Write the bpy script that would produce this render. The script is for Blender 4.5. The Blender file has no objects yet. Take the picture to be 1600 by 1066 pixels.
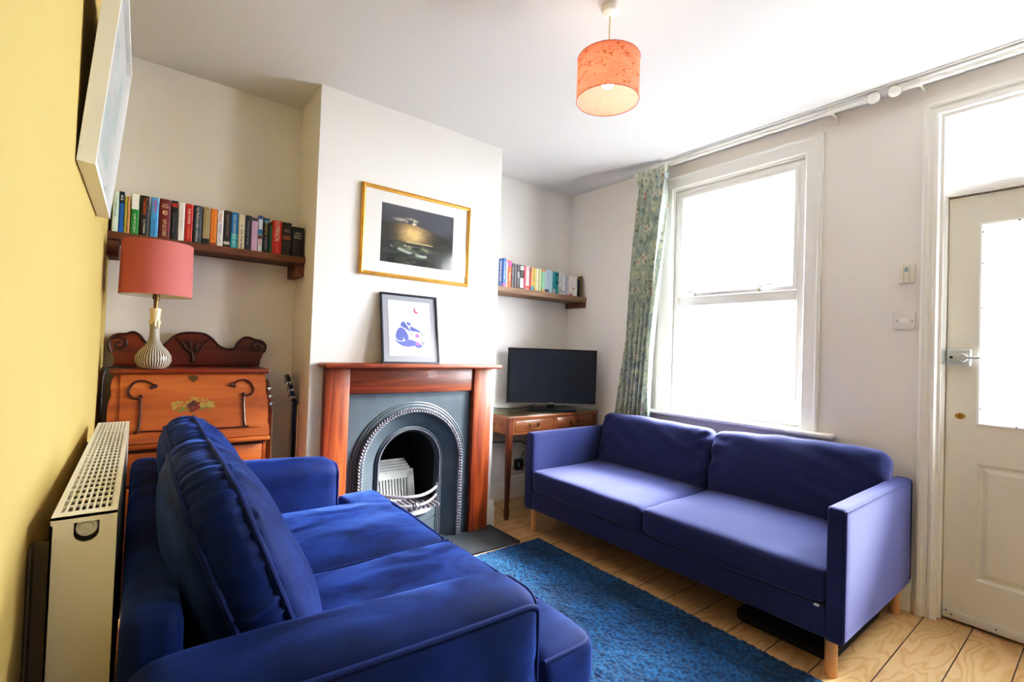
import bpy, bmesh, math, random
import numpy as np
from mathutils import Vector, Matrix, noise

random.seed(7)
rng = np.random.default_rng(7)
C = bpy.context.scene.collection
PI = math.pi
sin, cos = math.sin, math.cos

# ------------------------------------------------------------------ materials
def lin(c):
    c = c / 255.0
    return c / 12.92 if c <= 0.04045 else ((c + 0.055) / 1.055) ** 2.4
def S(r, g, b):
    return (lin(r), lin(g), lin(b), 1.0)

def new_mat(name):
    m = bpy.data.materials.new(name)
    m.use_nodes = True
    nt = m.node_tree
    return m, nt, nt.nodes, nt.links, nt.nodes['Principled BSDF']

def add_bump(nt, p, scale, strength, dist=0.01, stretch=None, detail=4):
    n, l = nt.nodes, nt.links
    tc = n.new('ShaderNodeTexCoord'); mp = n.new('ShaderNodeMapping')
    if stretch: mp.inputs['Scale'].default_value = stretch
    tx = n.new('ShaderNodeTexNoise'); tx.inputs['Scale'].default_value = scale; tx.inputs['Detail'].default_value = detail
    b = n.new('ShaderNodeBump'); b.inputs['Strength'].default_value = strength; b.inputs['Distance'].default_value = dist
    l.new(tc.outputs['Object'], mp.inputs['Vector']); l.new(mp.outputs['Vector'], tx.inputs['Vector'])
    l.new(tx.outputs['Fac'], b.inputs['Height']); l.new(b.outputs['Normal'], p.inputs['Normal'])
    return tx

def mat(name, col, rough=0.5, metal=0.0, spec=0.5, var=0.0, vscale=5.0, bump=0.0, bscale=60, bdist=0.004, sheen=0.0, sheen_col=None, coat=0.0, stretch=None, emis=None, estr=0.0):
    m, nt, n, l, p = new_mat(name)
    p.inputs['Base Color'].default_value = col
    p.inputs['Roughness'].default_value = rough
    p.inputs['Metallic'].default_value = metal
    p.inputs['Specular IOR Level'].default_value = spec
    p.inputs['Coat Weight'].default_value = coat
    if sheen:
        p.inputs['Sheen Weight'].default_value = sheen
        p.inputs['Sheen Roughness'].default_value = 0.45
        if sheen_col: p.inputs['Sheen Tint'].default_value = sheen_col
    if emis:
        p.inputs['Emission Color'].default_value = emis
        p.inputs['Emission Strength'].default_value = estr
    if var:
        tc = n.new('ShaderNodeTexCoord'); mp = n.new('ShaderNodeMapping')
        if stretch: mp.inputs['Scale'].default_value = stretch
        tx = n.new('ShaderNodeTexNoise'); tx.inputs['Scale'].default_value = vscale; tx.inputs['Detail'].default_value = 5
        rp = n.new('ShaderNodeValToRGB')
        rp.color_ramp.elements[0].position = 0.3; rp.color_ramp.elements[1].position = 0.7
        rp.color_ramp.elements[0].color = tuple(c * (1 - var) for c in col[:3]) + (1,)
        rp.color_ramp.elements[1].color = tuple(min(1, c * (1 + var)) for c in col[:3]) + (1,)
        l.new(tc.outputs['Object'], mp.inputs['Vector']); l.new(mp.outputs['Vector'], tx.inputs['Vector'])
        l.new(tx.outputs['Fac'], rp.inputs['Fac']); l.new(rp.outputs['Color'], p.inputs['Base Color'])
    if bump: add_bump(nt, p, bscale, bump, bdist)
    return m

def wood(name, dark, mid, light, scale=1.0, axis='x', rough=0.4, coat=0.0, contrast=(0.3, 0.5, 0.72)):
    m, nt, n, l, p = new_mat(name)
    tc = n.new('ShaderNodeTexCoord'); mp = n.new('ShaderNodeMapping')
    st = {'x': (1.2, 14, 14), 'y': (14, 1.2, 14), 'z': (14, 14, 1.2)}[axis]
    mp.inputs['Scale'].default_value = tuple(s * scale for s in st)
    tx = n.new('ShaderNodeTexNoise'); tx.inputs['Scale'].default_value = 1.6; tx.inputs['Detail'].default_value = 7; tx.inputs['Distortion'].default_value = 1.4
    tx2 = n.new('ShaderNodeTexNoise'); tx2.inputs['Scale'].default_value = 0.25; tx2.inputs['Detail'].default_value = 3
    ad = n.new('ShaderNodeMath'); ad.operation = 'MULTIPLY_ADD'; ad.inputs[1].default_value = 0.6; 
    sub = n.new('ShaderNodeMath'); sub.operation = 'MULTIPLY_ADD'; sub.inputs[1].default_value = 0.55; sub.inputs[2].default_value = -0.06
    rp = n.new('ShaderNodeValToRGB'); e = rp.color_ramp.elements
    e[0].position = contrast[0]; e[0].color = dark
    e[1].position = contrast[2]; e[1].color = light
    k = e.new(contrast[1]); k.color = mid
    l.new(tc.outputs['Object'], mp.inputs['Vector'])
    l.new(mp.outputs['Vector'], tx.inputs['Vector']); l.new(mp.outputs['Vector'], tx2.inputs['Vector'])
    l.new(tx2.outputs['Fac'], sub.inputs[0])
    l.new(tx.outputs['Fac'], ad.inputs[0]); l.new(sub.outputs[0], ad.inputs[2])
    l.new(ad.outputs[0], rp.inputs['Fac']); l.new(rp.outputs['Color'], p.inputs['Base Color'])
    p.inputs['Roughness'].default_value = rough; p.inputs['Coat Weight'].default_value = coat
    b = n.new('ShaderNodeBump'); b.inputs['Strength'].default_value = 0.12; b.inputs['Distance'].default_value = 0.003
    l.new(tx.outputs['Fac'], b.inputs['Height']); l.new(b.outputs['Normal'], p.inputs['Normal'])
    return m

def paint_mat(name, rough=0.8, sheen=0.0, translucent=0.0, emit=0.0, bump=0.0):
    m, nt, n, l, p = new_mat(name)
    a = n.new('ShaderNodeAttribute'); a.attribute_name = 'paint'
    l.new(a.outputs['Color'], p.inputs['Base Color'])
    p.inputs['Roughness'].default_value = rough; p.inputs['Sheen Weight'].default_value = sheen
    if bump: add_bump(nt, p, 400, bump, 0.001)
    if translucent:
        t = n.new('ShaderNodeBsdfTranslucent'); mx = n.new('ShaderNodeMixShader'); mx.inputs[0].default_value = translucent
        l.new(a.outputs['Color'], t.inputs['Color'])
        l.new(p.outputs[0], mx.inputs[1]); l.new(t.outputs[0], mx.inputs[2])
        l.new(mx.outputs[0], n['Material Output'].inputs['Surface'])
    return m

def glass_mat(name, gloss=0.06, frost=0.0, tint=(1, 1, 1, 1), rough=0.0, ribs=False):
    m = bpy.data.materials.new(name); m.use_nodes = True
    nt = m.node_tree; n = nt.nodes; l = nt.links
    n.remove(n['Principled BSDF'])
    out = n['Material Output']
    tr = n.new('ShaderNodeBsdfTransparent'); tr.inputs[0].default_value = tint
    gl = n.new('ShaderNodeBsdfGlossy'); gl.inputs['Roughness'].default_value = rough
    lw = n.new('ShaderNodeLayerWeight'); lw.inputs['Blend'].default_value = 0.5
    pw = n.new('ShaderNodeMath'); pw.operation = 'POWER'; pw.inputs[1].default_value = 4.0
    mul = n.new('ShaderNodeMath'); mul.operation = 'MULTIPLY_ADD'; mul.inputs[1].default_value = gloss * 8; mul.inputs[2].default_value = gloss
    mul.use_clamp = True
    mx = n.new('ShaderNodeMixShader')
    l.new(lw.outputs['Facing'], pw.inputs[0]); l.new(pw.outputs[0], mul.inputs[0]); l.new(mul.outputs[0], mx.inputs[0])
    base = tr.outputs[0]
    if frost:
        tl = n.new('ShaderNodeBsdfTranslucent'); tl.inputs['Color'].default_value = (0.95, 0.95, 0.95, 1)
        m2 = n.new('ShaderNodeMixShader'); m2.inputs[0].default_value = frost
        l.new(tr.outputs[0], m2.inputs[1]); l.new(tl.outputs[0], m2.inputs[2]); base = m2.outputs[0]
        if ribs:
            tc = n.new('ShaderNodeTexCoord'); mp = n.new('ShaderNodeMapping'); mp.inputs['Scale'].default_value = (1, 90, 14)
            tx = n.new('ShaderNodeTexNoise'); tx.inputs['Scale'].default_value = 1.0; tx.inputs['Detail'].default_value = 3; tx.inputs['Distortion'].default_value = 0.6
            rp = n.new('ShaderNodeValToRGB'); rp.color_ramp.elements[0].position = 0.35; rp.color_ramp.elements[1].position = 0.65
            rp.color_ramp.elements[0].color = (0.55, 0.55, 0.55, 1); rp.color_ramp.elements[1].color = (1, 1, 1, 1)
            l.new(tc.outputs['Object'], mp.inputs['Vector']); l.new(mp.outputs['Vector'], tx.inputs['Vector'])
            l.new(tx.outputs['Fac'], rp.inputs['Fac']); l.new(rp.outputs['Color'], tl.inputs['Color'])
    l.new(base, mx.inputs[1]); l.new(gl.outputs[0], mx.inputs[2]); l.new(mx.outputs[0], out.inputs['Surface'])
    return m

M = {}
M['white_wall'] = mat('white_wall', S(233, 230, 226), 0.9, var=0.015, vscale=2, bump=0.08, bscale=90)
M['rear_wall'] = mat('rear_wall', S(128, 122, 116), 0.9, var=0.02, vscale=2)
M['ceiling'] = mat('ceiling_paint', S(218, 217, 216), 0.95, var=0.01, vscale=2, bump=0.05, bscale=60)
M['yellow_wall'] = mat('yellow_wall', S(190, 164, 96), 0.85, var=0.03, vscale=2, bump=0.08, bscale=120)
M['white_gloss'] = mat('white_gloss', S(236, 235, 230), 0.35, bump=0.03, bscale=30)
M['upvc'] = mat('upvc_white', S(238, 238, 235), 0.3)
M['door_paint'] = mat('door_paint', S(224, 221, 210), 0.42, bump=0.03, bscale=40)
M['rad_white'] = mat('radiator_enamel', S(238, 235, 222), 0.35)
M['rad_grey'] = mat('radiator_bracket', S(120, 112, 98), 0.5, metal=0.3)
M['dark'] = mat('near_black', S(14, 14, 15), 0.6)
M['soot'] = mat('soot_black', S(16, 15, 15), 0.95, var=0.4, vscale=9)
M['iron'] = mat('cast_iron', S(78, 88, 96), 0.42, metal=0.25, var=0.2, vscale=6, bump=0.1, bscale=80)
M['iron_matt'] = mat('matt_iron', S(70, 78, 86), 0.6, metal=0.0, var=0.2, vscale=8)
M['iron_bright'] = mat('bright_iron', S(140, 136, 146), 0.42, metal=0.5, var=0.25, vscale=30)  # brighter iron; relief contrast of the beading is put into the colour
M['iron_pale'] = mat('pale_grate_iron', S(172, 174, 172), 0.45, metal=0.35, var=0.12, vscale=12)
M['slate'] = mat('hearth_slate', S(62, 68, 72), 0.32, var=0.2, vscale=14, bump=0.05, bscale=50)
M['mantel'] = wood('mantel_pine', S(44, 15, 7), S(112, 46, 18), S(172, 84, 38), 0.9, 'x', 0.42, 0.1)
M['mantel_v'] = wood('mantel_pine_upright', S(50, 17, 7), S(122, 50, 20), S(184, 92, 42), 0.8, 'z', 0.42, 0.1)
M['desk'] = wood('oak_honey', S(110, 50, 18), S(154, 78, 30), S(184, 104, 46), 0.7, 'x', 0.38, 0.15)
M['desk_red'] = wood('desk_mahogany', S(52, 16, 6), S(104, 36, 14), S(140, 56, 22), 0.6, 'x', 0.3, 0.4)
M['desk_dark'] = mat('desk_carving', S(62, 20, 9), 0.42, coat=0.1, var=0.2, vscale=10)
M['shelf'] = wood('shelf_plank', S(52, 28, 16), S(94, 54, 32), S(132, 84, 54), 0.8, 'x', 0.7)
M['shelf_pale'] = wood('shelf_plank_grey', S(78, 56, 40), S(128, 98, 76), S(160, 132, 108), 0.8, 'x', 0.7)
M['batten'] = wood('shelf_batten', S(58, 32, 20), S(104, 62, 40), S(136, 92, 64), 0.8, 'y', 0.7)
M['table'] = wood('table_mahogany', S(110, 62, 34), S(158, 98, 60), S(186, 128, 84), 0.6, 'x', 0.3, 0.3)
M['table_leg'] = wood('table_leg_wood', S(70, 34, 20), S(116, 62, 38), S(146, 88, 58), 0.6, 'z', 0.3, 0.3)
M['beech'] = wood('beech_leg', S(190, 140, 88), S(214, 166, 112), S(226, 184, 130), 0.7, 'z', 0.45)
M['gold'] = mat('gilt_frame', S(214, 160, 76), 0.32, metal=0.55, var=0.12, vscale=20)
M['brass'] = mat('brass', S(196, 160, 84), 0.25, metal=0.95)
M['aged_brass'] = mat('aged_brass', S(120, 96, 62), 0.35, metal=0.9)
M['silver'] = mat('silver_lock', S(186, 192, 194), 0.4, metal=0.35)
M['chrome'] = mat('chrome', S(210, 212, 214), 0.15, metal=1.0)
M['black_frame'] = mat('black_frame', S(34, 36, 44), 0.4)
M['paper'] = mat('mount_white', S(226, 224, 220), 0.8)
M['mount_grey'] = mat('mount_grey', S(150, 152, 160), 0.8)
M['pages'] = mat('book_pages', S(226, 214, 186), 0.9, var=0.08, vscale=90, stretch=(30, 1, 1))
M['velvet'] = mat('blue_velvet', (0.0018, 0.0112, 0.076, 1), 0.7, spec=0.15, var=0.45, vscale=7, bump=0.2, bscale=12, bdist=0.012, sheen=0.5, sheen_col=(0.13, 0.26, 0.88, 1))
def nap(m, lo, hi, scale):
    # brushed nap: patches of pile lean different ways and catch more or less light
    nt = m.node_tree; n, l = nt.nodes, nt.links
    tc = n.new('ShaderNodeTexCoord'); mp = n.new('ShaderNodeMapping'); mp.inputs['Scale'].default_value = (1, 1.9, 1.4)
    tx = n.new('ShaderNodeTexNoise'); tx.inputs['Scale'].default_value = scale; tx.inputs['Detail'].default_value = 4; tx.inputs['Distortion'].default_value = 0.8
    mr = n.new('ShaderNodeMapRange'); mr.inputs[1].default_value = 0.34; mr.inputs[2].default_value = 0.66; mr.inputs[3].default_value = lo; mr.inputs[4].default_value = hi
    l.new(tc.outputs['Object'], mp.inputs['Vector']); l.new(mp.outputs['Vector'], tx.inputs['Vector']); l.new(tx.outputs['Fac'], mr.inputs[0])
    l.new(mr.outputs[0], n['Principled BSDF'].inputs['Sheen Weight'])
nap(M['velvet'], 0.04, 0.78, 4.5)
M['velvet_pipe'] = mat('blue_velvet_piping', (0.0022, 0.0115, 0.078, 1), 0.7, spec=0.2, sheen=0.3, sheen_col=(0.15, 0.25, 0.9, 1))
M['linen'] = mat('navy_linen', (0.023, 0.031, 0.106, 1), 0.85, spec=0.2, var=0.12, vscale=160, bump=0.25, bscale=420, bdist=0.002, sheen=0.42, sheen_col=(0.5, 0.52, 1.0, 1))
M['rug'] = mat('teal_shag', (0.004, 0.050, 0.135, 1), 0.95, spec=0.1, var=0.45, vscale=45, bump=0.8, bscale=160, bdist=0.012, sheen=0.5, sheen_col=(0.1, 0.5, 0.9, 1))
M['pink_shade'] = mat('pink_linen_shade', S(186, 104, 98), 0.9, var=0.06, vscale=120, bump=0.15, bscale=300, bdist=0.001, stretch=(1, 1, 8))
M['shade_in'] = mat('shade_lining', S(226, 220, 206), 0.9)
M['cream_glaze'] = mat('cream_glaze', S(224, 204, 162), 0.3, coat=0.4)
M['screen'] = mat('tv_screen', S(34, 43, 56), 0.22, spec=0.6)
M['tv_black'] = mat('tv_plastic', S(20, 20, 22), 0.28)
M['tv_trim'] = mat('tv_trim', S(150, 152, 156), 0.3, metal=0.6)
M['plastic'] = mat('white_plastic', S(226, 224, 220), 0.4)
M['plastic_grey'] = mat('grey_plastic', S(150, 172, 178), 0.4)
M['cable'] = mat('black_cable', S(22, 22, 24), 0.5)
M['guitar_black'] = mat('black_lacquer', S(12, 12, 13), 0.2, coat=0.6)
M['guitar_tan'] = wood('guitar_mahogany', S(110, 60, 26), S(160, 98, 52), S(190, 126, 76), 0.6, 'z', 0.35, 0.3)
M['fret'] = mat('fretboard', S(40, 26, 20), 0.5)
M['bone'] = mat('binding_cream', S(220, 206, 178), 0.4)
M['bulb'] = mat('lamp_bulb', (1, 1, 1, 1), 0.3, emis=(1, 0.86, 0.66, 1), estr=14)
M['greenglass'] = glass_mat('table_glass', 0.06, tint=(0.86, 0.95, 0.90, 1))
M['pane'] = glass_mat('window_glass', 0.04)
M['frost'] = glass_mat('frosted_glass', 0.04, frost=0.45)
M['obscure'] = glass_mat('obscure_glass', 0.04, frost=0.6, ribs=True)
M['picglass'] = glass_mat('picture_glass', 0.03)
M['render_pale'] = mat('pale_render', (0.0172, 0.0168, 0.0158, 1), 0.9)
M['roof_pale'] = mat('pale_slates', (0.0190, 0.0190, 0.0196, 1), 0.9)
M['paint'] = paint_mat('painted_surface', 0.8)
M['curtain'] = paint_mat('curtain_fabric', 0.9, sheen=0.2, translucent=0.12, bump=0.1)
M['peach'] = paint_mat('pendant_fabric', 0.9, translucent=0.62)
def cover(r, g, b, rough=0.45):
    k = 'book_%d_%d_%d' % (r, g, b)
    if k not in M: M[k] = mat(k, S(r, g, b), rough, var=0.06, vscale=30)
    return M[k]

# floor: pine boards along x, with figured grain
def floor_mat():
    m, nt, n, l, p = new_mat('pine_boards')
    def math_(op, a=None, b=None, c=None):
        k = n.new('ShaderNodeMath'); k.operation = op
        for i, v in enumerate((a, b, c)):
            if v is None: continue
            if isinstance(v, (int, float)): k.inputs[i].default_value = v
            else: l.new(v, k.inputs[i])
        return k.outputs[0]
    tc = n.new('ShaderNodeTexCoord'); sp = n.new('ShaderNodeSeparateXYZ'); l.new(tc.outputs['Object'], sp.inputs[0])
    t = math_('MULTIPLY_ADD', sp.outputs['Y'], 1 / 0.155, -0.247 / 0.155 + 20)
    bid = math_('FLOOR', t); fr = math_('FRACT', t)
    wn = n.new('ShaderNodeTexWhiteNoise'); wn.noise_dimensions = '1D'; l.new(bid, wn.inputs['W'])
    ox = math_('MULTIPLY_ADD', wn.outputs['Value'], 17.0, sp.outputs['X'])
    cb = n.new('ShaderNodeCombineXYZ')
    l.new(math_('MULTIPLY', ox, 1.5), cb.inputs['X']); l.new(math_('MULTIPLY', fr, 0.85), cb.inputs['Y']); l.new(math_('MULTIPLY', bid, 3.7), cb.inputs['Z'])
    nz = n.new('ShaderNodeTexNoise'); nz.inputs['Scale'].default_value = 1.25; nz.inputs['Detail'].default_value = 2.5; nz.inputs['Roughness'].default_value = 0.45; nz.inputs['Distortion'].default_value = 0.35
    l.new(cb.outputs[0], nz.inputs['Vector'])
    rings = math_('SINE', math_('MULTIPLY', nz.outputs['Fac'], 85.0))
    rings = math_('MULTIPLY_ADD', rings, 0.5, 0.5)
    nz2 = n.new('ShaderNodeTexNoise'); nz2.inputs['Scale'].default_value = 1.0; nz2.inputs['Detail'].default_value = 5
    mp = n.new('ShaderNodeMapping'); mp.inputs['Scale'].default_value = (4, 130, 1); l.new(tc.outputs['Object'], mp.inputs['Vector']); l.new(mp.outputs['Vector'], nz2.inputs['Vector'])
    f = math_('MULTIPLY_ADD', nz2.outputs['Fac'], 0.45, math_('MULTIPLY', math_('POWER', rings, 2.4), 0.46))
    f = math_('ADD', f, math_('MULTIPLY_ADD', wn.outputs['Value'], 0.16, -0.08))
    rp = n.new('ShaderNodeValToRGB'); e = rp.color_ramp.elements
    e[0].position = 0.12; e[0].color = S(214, 180, 132); e[1].position = 0.95; e[1].color = S(186, 138, 86)
    k = e.new(0.45); k.color = S(206, 168, 118)
    l.new(f, rp.inputs['Fac'])
    gap = math_('LESS_THAN', math_('ABSOLUTE', math_('SUBTRACT', math_('FRACT', math_('ADD', fr, 0.5)), 0.5)), 0.014)
    mx = n.new('ShaderNodeMix'); mx.data_type = 'RGBA'
    l.new(gap, mx.inputs[0]); l.new(rp.outputs['Color'], mx.inputs[6]); mx.inputs[7].default_value = S(62, 42, 28)
    l.new(mx.outputs[2], p.inputs['Base Color'])
    p.inputs['Roughness'].default_value = 0.42
    return m
M['floor'] = floor_mat()

# striped lamp glaze
def stripe_mat():
    m, nt, n, l, p = new_mat('striped_glaze')
    tc = n.new('ShaderNodeTexCoord'); sp = n.new('ShaderNodeSeparateXYZ'); l.new(tc.outputs['Object'], sp.inputs[0])
    at = n.new('ShaderNodeMath'); at.operation = 'ARCTAN2'; l.new(sp.outputs['Y'], at.inputs[0]); l.new(sp.outputs['X'], at.inputs[1])
    nz = n.new('ShaderNodeTexNoise'); nz.inputs['Scale'].default_value = 22; nz.inputs['Detail'].default_value = 2
    l.new(tc.outputs['Object'], nz.inputs['Vector'])
    ad = n.new('ShaderNodeMath'); ad.operation = 'MULTIPLY_ADD'; ad.inputs[1].default_value = 0.16; l.new(nz.outputs['Fac'], ad.inputs[0]); l.new(at.outputs[0], ad.inputs[2])
    mu = n.new('ShaderNodeMath'); mu.operation = 'MULTIPLY'; mu.inputs[1].default_value = 40; l.new(ad.outputs[0], mu.inputs[0])
    si = n.new('ShaderNodeMath'); si.operation = 'SINE'; l.new(mu.outputs[0], si.inputs[0])
    rp = n.new('ShaderNodeValToRGB'); e = rp.color_ramp.elements
    e[0].position = 0.40; e[0].color = S(86, 74, 62); e[1].position = 0.62; e[1].color = S(222, 214, 196)
    l.new(si.outputs[0], rp.inputs['Fac']); l.new(rp.outputs['Color'], p.inputs['Base Color'])
    p.inputs['Roughness'].default_value = 0.35
    return m
M['stripe'] = stripe_mat()

# ------------------------------------------------------------------ geometry helpers
def new(): return bmesh.new()

def obj(name, bm, m, parent=None, smooth=True, angle=35, local=False):
    if not local and parent is not None:
        off = Vector((0, 0, 0)); q = parent
        while q is not None: off += q.location; q = q.parent
        bmesh.ops.translate(bm, verts=bm.verts, vec=-off)
    o_loc = Vector((0, 0, 0))
    if parent is None and len(bm.verts):
        xs = [v.co.x for v in bm.verts]; ys = [v.co.y for v in bm.verts]; zs = [v.co.z for v in bm.verts]
        o_loc = Vector(((min(xs) + max(xs)) / 2, (min(ys) + max(ys)) / 2, min(zs)))
        if name.startswith('floor'): o_loc = Vector((0, 0, 0))
        bmesh.ops.translate(bm, verts=bm.verts, vec=-o_loc)
    bmesh.ops.recalc_face_normals(bm, faces=bm.faces)
    me = bpy.data.meshes.new(name); bm.to_mesh(me); bm.free()
    if smooth and len(me.polygons):
        me.polygons.foreach_set('use_smooth', [True] * len(me.polygons))
        me.set_sharp_from_angle(angle=math.radians(angle))
    me.materials.append(m)
    o = bpy.data.objects.new(name, me); C.objects.link(o)
    o.location = o_loc
    if parent is not None: o.parent = parent
    return o

def tag(o, label, cat, group=None, kind=None):
    o['label'] = label; o['category'] = cat
    if group: o['group'] = group
    if kind: o['kind'] = kind
    return o
def thing(name, label, cat, loc=(0, 0, 0), rot=(0, 0, 0), group=None, kind=None):
    o = bpy.data.objects.new(name, None); C.objects.link(o)
    o.empty_display_size = 0.05; o.location = loc; o.rotation_euler = rot
    return tag(o, label, cat, group, kind)
def struct(name, bm, m, label, cat, **k):
    return tag(obj(name, bm, m, **k), label, cat, kind='structure')

def box(bm, x0, x1, y0, y1, z0, z1, bev=0.0, seg=2, mtx=None):
    r = bmesh.ops.create_cube(bm, size=1.0)
    vs = r['verts']
    for v in vs:
        v.co = Vector(((x0 + x1) / 2 + v.co.x * (x1 - x0), (y0 + y1) / 2 + v.co.y * (y1 - y0), (z0 + z1) / 2 + v.co.z * (z1 - z0)))
    if mtx is not None: bmesh.ops.transform(bm, matrix=mtx, verts=vs)
    if bev:
        es = list({e for v in vs for e in v.link_edges})
        bmesh.ops.bevel(bm, geom=es, offset=bev, segments=seg, affect='EDGES', profile=0.5)
    return bm
def bx(*a, **k): return box(new(), *a, **k)

def pane(fn, u0, u1, v0, v1, d):
    b = new(); b.faces.new([b.verts.new(fn(u, v, d)) for u, v in ((u0, v0), (u1, v0), (u1, v1), (u0, v1))]); return b

def lathe(bm, prof, c=(0, 0, 0), n=32, axis='z', mtx=None):
    rings = []
    for r, h in prof:
        if r < 1e-6:
            rings.append([bm.verts.new((0, 0, h))])
        else:
            rings.append([bm.verts.new((r * cos(2 * PI * i / n), r * sin(2 * PI * i / n), h)) for i in range(n)])
    for a, b in zip(rings, rings[1:]):
        for i in range(n):
            j = (i + 1) % n
            f = [a[i % len(a)], a[j % len(a)], b[j % len(b)], b[i % len(b)]]
            u = []
            for v in f:
                if v not in u: u.append(v)
            if len(u) > 2: bm.faces.new(u)
    for r in (rings[0], rings[-1]):
        if len(r) > 2: bm.faces.new(r)
    vs = [v for r in rings for v in r]
    rot = {'z': Matrix.Identity(4), 'x': Matrix.Rotation(PI / 2, 4, 'Y'), 'y': Matrix.Rotation(-PI / 2, 4, 'X')}[axis]
    mt = Matrix.Translation(c) @ rot
    if mtx is not None: mt = mtx @ mt
    bmesh.ops.transform(bm, matrix=mt, verts=vs)
    return bm
def lt(*a, **k): return lathe(new(), *a, **k)

def tube(bm, pts, r, n=8, closed=False, caps=True):
    pts = [Vector(p) for p in pts]
    N = len(pts); rr = r if isinstance(r, (list, tuple)) else [r] * N
    rings = []; up = None
    for i, p in enumerate(pts):
        a = pts[(i - 1) % N] if (closed or i > 0) else p
        b = pts[(i + 1) % N] if (closed or i < N - 1) else p
        t = (b - a).normalized()
        if up is None:
            up = Vector((0, 0, 1)) if abs(t.z) < 0.9 else Vector((1, 0, 0))
        s = t.cross(up).normalized(); up = s.cross(t).normalized()
        rings.append([bm.verts.new(p + (s * cos(2 * PI * k / n) + up * sin(2 * PI * k / n)) * rr[i]) for k in range(n)])
    rng_ = range(N) if closed else range(N - 1)
    for i in rng_:
        a, b = rings[i], rings[(i + 1) % N]
        for k in range(n): bm.faces.new((a[k], a[(k + 1) % n], b[(k + 1) % n], b[k]))
    if caps and not closed:
        bm.faces.new(rings[0]); bm.faces.new(rings[-1])
    return bm
def tb(*a, **k): return tube(new(), *a, **k)

def smooth_path(pts, sub=6, closed=False):
    P = [Vector(p) for p in pts]; out = []; N = len(P)
    for i in range(N if closed else N - 1):
        p0 = P[(i - 1) % N] if (closed or i > 0) else P[i]
        p1, p2 = P[i], P[(i + 1) % N]
        p3 = P[(i + 2) % N] if (closed or i < N - 2) else p2
        for k in range(sub):
            t = k / sub
            out.append(0.5 * ((2 * p1) + (-p0 + p2) * t + (2 * p0 - 5 * p1 + 4 * p2 - p3) * t * t + (-p0 + 3 * p1 - 3 * p2 + p3) * t ** 3))
    if not closed: out.append(P[-1])
    return out

def prism(bm, poly, fn, d0, d1, bev=0.0, seg=2):
    a = [bm.verts.new(fn(u, v, d0)) for u, v in poly]; b = [bm.verts.new(fn(u, v, d1)) for u, v in poly]
    n = len(poly)
    fa = bm.faces.new(a); fb = bm.faces.new(b[::-1])
    for i in range(n): bm.faces.new((a[i], b[i], b[(i + 1) % n], a[(i + 1) % n]))
    if bev:
        es = list(fa.edges)
        bmesh.ops.bevel(bm, geom=es, offset=bev, segments=seg, affect='EDGES', profile=0.5)
    return bm
XZ = lambda u, v, d: (u, d, v)     # faces -y
YZ = lambda u, v, d: (d, u, v)     # faces -x
XY = lambda u, v, d: (u, v, d)

def rect_sweep(bm, u0, u1, v0, v1, prof, fn, U=False, closed=True):
    """sweep profile [(inset, depth)] round a rectangle; U leaves the bottom open"""
    rings = []
    for ins, d in prof:
        vb = v0 if U else v0 + ins
        rings.append([bm.verts.new(fn(*q, d)) for q in ((u0 + ins, vb), (u0 + ins, v1 - ins), (u1 - ins, v1 - ins), (u1 - ins, vb))])
    n = len(rings); ns = 3 if U else 4
    for i in range(n if closed else n - 1):
        a, b = rings[i], rings[(i + 1) % n]
        for k in range(ns):
            j = (k + 1) % 4
            bm.faces.new((a[k], a[j], b[j], b[k]))
    if U and closed:
        for k in (0, 3): bm.faces.new([r[k] for r in rings])
    return bm
def rs(*a, **k): return rect_sweep(new(), *a, **k)

def grid_holes(bm, us, vs, hole, fn, d0, d1):
    """slab over a grid of cells, leaving out cells where hole(u,v)"""
    for i in range(len(us) - 1):
        for j in range(len(vs) - 1):
            if hole((us[i] + us[i + 1]) / 2, (vs[j] + vs[j + 1]) / 2): continue
            prism(bm, [(us[i], vs[j]), (us[i + 1], vs[j]), (us[i + 1], vs[j + 1]), (us[i], vs[j + 1])], fn, d0, d1)
    return bm

def rbox(bm, hx, hy, hz, r, n=14, crown=(0, 0, 0), mtx=None, wr=0.0, wf=6.0, ws=(1, 1, 1), seed=0.0, fn=None):
    """rounded, optionally puffed box; crown = outward bulge along x, y, z"""
    b2 = bmesh.new(); bmesh.ops.create_cube(b2, size=2.0)
    bmesh.ops.subdivide_edges(b2, edges=b2.edges[:], cuts=n - 1, use_grid_fill=True)
    h = Vector((hx, hy, hz)); vmap = []
    for v in b2.verts:
        q = Vector([math.copysign(1 - (1 - abs(c)) ** 1.35, c) if abs(c) < 1 else c for c in v.co])
        p = Vector((q.x * hx, q.y * hy, q.z * hz))
        inn = Vector([max(-h[i] + r, min(h[i] - r, p[i])) for i in range(3)])
        d = p - inn
        if d.length > 1e-9: d.normalize()
        p = inn + d * r
        f = [1 - (p[i] / h[i]) ** 2 for i in range(3)]
        f = [max(0, k) for k in f]
        if crown[0]: p.x += math.copysign(crown[0] * (f[1] * f[2]) ** 0.6, p.x) * min(1, abs(p.x) / (hx * 0.6))
        if crown[1]: p.y += math.copysign(crown[1] * (f[0] * f[2]) ** 0.6, p.y) * min(1, abs(p.y) / (hy * 0.6))
        if crown[2]: p.z += math.copysign(crown[2] * (f[0] * f[1]) ** 0.6, p.z) * min(1, abs(p.z) / (hz * 0.6))
        if wr:
            q = Vector((p.x * ws[0] * wf + seed, p.y * ws[1] * wf, p.z * ws[2] * wf + seed * 2))
            p += d * wr * noise.noise(q)
        if fn: p = fn(p)
        v.co = p
    if mtx is not None: bmesh.ops.transform(b2, matrix=mtx, verts=b2.verts)
    me = bpy.data.meshes.new('tmp'); b2.to_mesh(me); b2.free(); bm.from_mesh(me); bpy.data.meshes.remove(me)
    return bm
def rb(*a, **k): return rbox(new(), *a, **k)
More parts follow.
